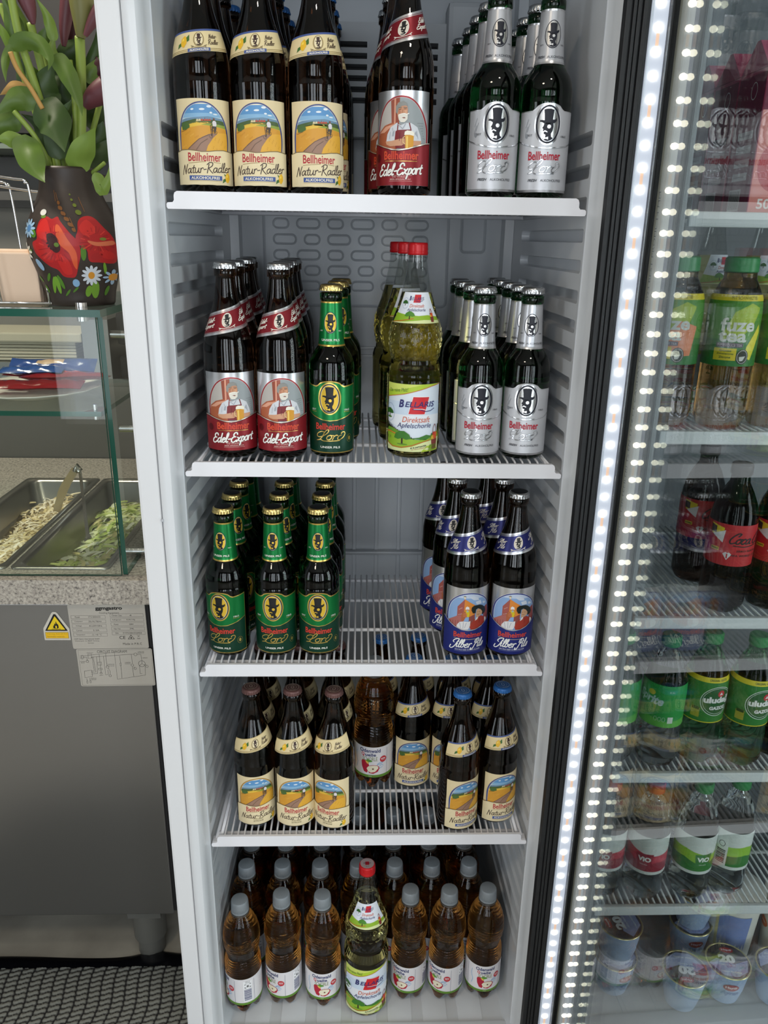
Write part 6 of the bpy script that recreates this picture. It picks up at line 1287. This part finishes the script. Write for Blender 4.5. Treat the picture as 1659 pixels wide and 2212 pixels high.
# calla lilies
LG = [mat('leaf_green_a', '#4a6420', .42), mat('leaf_green_b', '#30481a', .45), mat('leaf_green_c', '#6f8a38', .42), mat('leaf_dry', '#b08a4c', .6)]
STM = mat('stem_green', '#7d9440', .45); PUR = mat('calla_purple', '#3c1420', .45, coat=.1); PUR2 = mat('calla_green_purple', '#6a6a3c', .45); PUR3 = mat('calla_mauve', '#5c3038', .45)
def leaf(pts, wpx, dep, mi, fold=.35):
    n_ = len(pts); P = []
    for i, (u, v_) in enumerate(pts): P.append(tuple(at(u, v_, dep[0]+(dep[1]-dep[0])*i/(n_-1))))
    P = [Vector(p) for p in smoothpath(P, 6)]; N = len(P); W_s = wpx/FPX*(dep[0]-CAM.y)/2; vs = []
    for i, p in enumerate(P):
        t_ = i/(N-1); w_ = W_s*max(.03, min(1, 1.25*math.sin(PI*min(1, t_**.62))*(1-t_)**.22)); d = (P[min(i+1, N-1)]-P[max(i-1, 0)]).normalized(); vw = (p-CAM).normalized(); sd = d.cross(vw).normalized(); nn = sd.cross(d)
        for c in (-1, -.5, 0, .5, 1): vs.append(p+sd*c*w_+nn*(abs(c)*w_*fold)+nn*(.12*w_*math.sin(t_*9+c*2)))
    q = MB(); q.add(vs, [(5*i+j, 5*i+j+1, 5*i+j+6, 5*i+j+5) for i in range(N-1) for j in range(4)]); o = q.build('leaf', LG[mi], fl, smooth=True); o.location = (-VX, -VY, -VZ)
fl = thing('calla_bouquet', 'bouquet of dark calla lilies with green leaves standing in the vase', 'flowers', (VX, VY, VZ))
def stem(pts, r_, y0, y1, m_=None):
    n_ = len(pts); q = MB(); q.tube(smoothpath([tuple(at(u, v_, y0+(y1-y0)*i/(n_-1))) for i, (u, v_) in enumerate(pts)], 6), r_, 8); o = q.build('stem', m_ or STM, fl, smooth=True); o.location = (-VX, -VY, -VZ)
for p, r_, y0, y1 in (([(128, 380), (112, 300), (78, 190), (42, 80), (22, -20)], .0060, .30, .28), ([(138, 380), (118, 270), (88, 140), (66, 50)], .0058, .31, .31), ([(165, 380), (163, 280), (160, 200), (150, 130)], .0045, .30, .30), ([(172, 380), (176, 260), (175, 150), (172, 80)], .0075, .30, .31),
    ([(150, 380), (140, 300), (120, 220), (105, 150), (85, 90)], .0042, .32, .34), ([(180, 380), (196, 300), (214, 230), (224, 180)], .0045, .33, .35), ([(145, 380), (150, 300), (142, 180), (138, 100)], .0045, .34, .36), ([(120, 380), (95, 300), (58, 190), (22, 70), (0, 10)], .0045, .32, .34), ([(106, 372), (100, 340), (72, 290), (30, 240)], .0040, .29, .27), ([(190, 378), (200, 372), (216, 360), (226, 352)], .0030, .29, .28)): stem(p, r_, y0, y1)
stem([(92, 235), (66, 190), (38, 150), (22, 112)], .0035, .27, .26, LG[3])
for pts, w_, dp, mi in (([(20, 105), (50, 88), (85, 96), (108, 126), (104, 152)], 30, (.27, .25), 0), ([(26, 96), (14, 120), (10, 150), (13, 178)], 15, (.27, .25), 0), ([(112, 120), (132, 138), (150, 168), (170, 215), (178, 250)], 34, (.28, .26), 0),
    ([(122, 235), (98, 205), (102, 165), (118, 135)], 50, (.30, .29), 1), ([(150, 230), (140, 200), (136, 160), (120, 130)], 60, (.33, .33), 1), ([(80, 225), (50, 212), (20, 225), (-15, 250)], 42, (.28, .26), 0), ([(78, 222), (108, 250), (126, 285), (140, 328)], 66, (.28, .25), 1),
    ([(55, 290), (60, 325), (78, 365), (97, 394)], 52, (.26, .23), 0), ([(50, 312), (20, 300), (-10, 302)], 30, (.27, .25), 2), ([(48, 262), (20, 262), (-14, 285), (-12, 330)], 40, (.29, .27), 0), ([(163, 372), (172, 340), (190, 305), (206, 275)], 46, (.27, .24), 2),
    ([(205, 372), (214, 392), (222, 410), (236, 380), (240, 340)], 24, (.27, .26), 2), ([(176, 262), (200, 240), (232, 212)], 60, (.35, .36), 1), ([(140, 180), (148, 130), (165, 100), (178, 82)], 48, (.35, .35), 1), ([(180, 200), (196, 150), (208, 100), (212, 55)], 26, (.33, .33), 1),
    ([(190, 180), (206, 150), (222, 118)], 32, (.32, .33), 0), ([(44, 110), (34, 66), (20, 26), (2, -14)], 34, (.30, .29), 0), ([(64, 112), (52, 70), (38, 28), (24, -12)], 26, (.32, .31), 2), ([(24, 108), (8, 72), (-10, 40)], 15, (.29, .27), 2), ([(116, 90), (110, 60), (98, 28), (74, -10)], 20, (.31, .30), 2),
    ([(100, 112), (92, 88), (104, 54)], 30, (.31, .31), 0), ([(124, 132), (112, 110), (118, 72)], 20, (.31, .31), 2), ([(62, 205), (52, 160), (50, 120)], 30, (.33, .33), 1), ([(86, 190), (70, 160), (52, 130)], 30, (.31, .31), 0), ([(130, 345), (122, 300), (126, 260), (155, 215)], 46, (.29, .28), 1),
    ([(112, 360), (104, 310), (84, 270), (46, 246)], 40, (.32, .31), 1), ([(204, 345), (214, 300), (222, 262)], 46, (.34, .34), 1), ([(192, 360), (216, 330), (236, 300)], 40, (.33, .34), 1), ([(160, 345), (150, 300), (143, 262), (160, 212)], 34, (.31, .30), 0), ([(68, 210), (40, 190), (18, 195), (0, 205)], 24, (.31, .30), 3)):
    leaf(pts, w_, dp, mi)
def calla(pts, rr, m_, y):
    n_ = len(pts); P = [tuple(at(u, v_, y)) for u, v_ in pts]; sp_ = smoothpath(P, 4); N = len(sp_); R_ = [rr[0]+(rr[1]-rr[0])*math.sin(i/(N-1)*PI/2)**1.2 for i in range(N)]
    q = MB(); q.tube(sp_, R_, 14, caps=False); o = q.build('calla_bloom', m_, fl, smooth=True); o.location = (-VX, -VY, -VZ)
calla([(72, 52), (64, 20), (50, -20)], (.003, .013), PUR3, .29); calla([(138, 100), (140, 60), (148, -10)], (.003, .011), PUR3, .33); calla([(150, 90), (158, 40), (165, -20)], (.006, .020), PUR, .37); calla([(174, 82), (178, 40), (176, -20)], (.006, .019), PUR2, .30)
calla([(184, 78), (198, 50), (216, 20)], (.003, .010), PUR3, .29); calla([(188, 185), (204, 162), (226, 140)], (.006, .016), PUR, .34); calla([(184, 232), (200, 212), (232, 190)], (.006, .018), PUR3, .30); calla([(196, 210), (210, 190), (236, 172)], (.008, .020), PUR, .36)
# things behind the glass guard
q = MB(); q.bbox(-2.2, -.36, .955, .97, .90, 1.135, .003); q.bbox(-2.2, -.36, .955, 1.25, 1.135, 1.15, .003); o = q.build('back_shelf', mat('dull_steel', '#6b6964', .5, .6), None); tag(o, 'brushed steel ledge behind the granite counter top', 'ledge')
tw = thing('paper_towel_stack', 'stack of pale paper sheets in a steel tray behind the guard', 'paper', (-.83, 1.05, 1.15))
q = MB()
for k in range(6): q.bbox(-.16, .10, -.08, .08, .045+k*.008, .052+k*.008, .002)
q.bbox(-.18, .12, -.09, .09, .092, .115, .004); q.build('paper_sheets', mat('pale_sheet', '#b8b4a2', .7), tw)
q = MB(); q.box(-.19, .19, -.10, .10, .0005, .044); q.box(.125, .19, -.10, .10, .044, .15); q.build('steel_tray', STEEL, tw)
gr = thing('contact_grill', 'dark contact grill standing on the steel ledge behind the guard', 'grill', (-.50, 1.08, 1.15))
q = MB(); q.bbox(-.13, .16, -.09, .11, .001, .055, .006); q.bbox(-.13, .16, -.10, .11, .085, .165, .01); q.build('grill_body', mat('grill_dark', '#26272a', .35), gr, auto=30)
q = MB(); q.lathe([(0, .05), (.006, .062), (.016, .066), (.026, .060), (.030, .04), (.031, 0)], 36, .02, -.02, z0=.0555); q.build('bun', mat('bread_crust', '#b5834a', .7), None, smooth=True).location = (-.50, 1.08, 1.15)
bn = [o for o in COL.objects if o.name == 'bun'][0]; tag(bn, 'round golden bun lying between the grill plates', 'bread')
pt = thing('wall_cabinet', 'dark wall cabinet with a glass shelf edge behind the flowers', 'cabinet', (-1.1, 1.45, 1.62))
q = MB(); q.box(-.9, .72, -.05, .15, .14, 1.1); q.build('cabinet_body', mat('cabinet_dark', '#2c2c2c', .5), pt)
q = MB(); q.box(-.9, .75, -.10, .149, .095, .108); q.build('shelf_board', mat('shelf_edge_pale', '#7d8a80', .3), pt); q = MB(); q.box(-.9, .72, -.052, -.049, -.035, -.012); q.box(-.9, .72, .12, .149, -.05, .09); q.build('rail', mat('rail_grey', '#5a5a58', .4), pt)
# ribbed mat in front of the counter
e0 = atz(0, 2092, FZ+.008).y; mat_ = thing('door_mat', 'dark grey ribbed carpet mat on the floor in front of the counter', 'mat', (-.85, e0-.4, FZ))
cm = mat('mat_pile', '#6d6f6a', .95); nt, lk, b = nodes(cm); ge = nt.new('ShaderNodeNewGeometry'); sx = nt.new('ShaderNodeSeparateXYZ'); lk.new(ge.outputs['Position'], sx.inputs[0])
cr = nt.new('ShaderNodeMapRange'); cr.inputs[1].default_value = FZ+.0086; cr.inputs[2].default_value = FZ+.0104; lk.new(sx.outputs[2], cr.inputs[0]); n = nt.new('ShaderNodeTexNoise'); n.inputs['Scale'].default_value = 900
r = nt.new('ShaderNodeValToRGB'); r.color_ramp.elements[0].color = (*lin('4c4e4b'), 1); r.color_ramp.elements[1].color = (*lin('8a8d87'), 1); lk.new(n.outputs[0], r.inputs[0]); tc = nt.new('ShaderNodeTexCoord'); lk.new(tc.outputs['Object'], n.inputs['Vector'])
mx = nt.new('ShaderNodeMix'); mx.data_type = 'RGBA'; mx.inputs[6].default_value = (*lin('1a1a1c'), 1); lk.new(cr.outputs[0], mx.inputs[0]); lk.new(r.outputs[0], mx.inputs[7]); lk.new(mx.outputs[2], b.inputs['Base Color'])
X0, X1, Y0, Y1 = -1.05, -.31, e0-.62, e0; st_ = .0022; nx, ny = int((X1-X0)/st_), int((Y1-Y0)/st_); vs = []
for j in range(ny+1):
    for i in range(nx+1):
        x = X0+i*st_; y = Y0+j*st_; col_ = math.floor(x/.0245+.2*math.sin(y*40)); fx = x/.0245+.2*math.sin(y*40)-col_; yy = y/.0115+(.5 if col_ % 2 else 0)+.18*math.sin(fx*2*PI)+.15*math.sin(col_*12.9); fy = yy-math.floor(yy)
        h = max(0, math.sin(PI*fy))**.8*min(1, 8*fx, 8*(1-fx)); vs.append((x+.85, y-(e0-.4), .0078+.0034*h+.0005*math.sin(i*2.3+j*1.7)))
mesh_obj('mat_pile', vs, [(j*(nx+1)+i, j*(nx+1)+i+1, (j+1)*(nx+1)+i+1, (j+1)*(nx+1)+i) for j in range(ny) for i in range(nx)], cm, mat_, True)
q = MB(); q.box(X0+.85, X1+.85, -.22, .4, .0002, .0075); n_ = 60; vs = []
for i in range(n_+1):
    x = X0+(X1-X0)*i/n_; bend = .012*math.exp(-((x+.452)/.045)**2)+.004*math.sin(x*14)
    for dy, z in ((0, .0078), (.010, .0085), (.024+bend*.6, .0050+bend*.5), (.034+bend, .0006)): vs.append((x+.85, .4+dy-.002, z))
q.add(vs, [(4*i+k, 4*i+k+1, 4*i+k+5, 4*i+k+4) for i in range(n_) for k in range(3)]); q.build('rubber_edge', mat('glossy_black_rubber', '#0c0d12', .2, coat=.3), mat_, auto=50)
for k in PROTO:
    if k not in USED: print('unused', k)
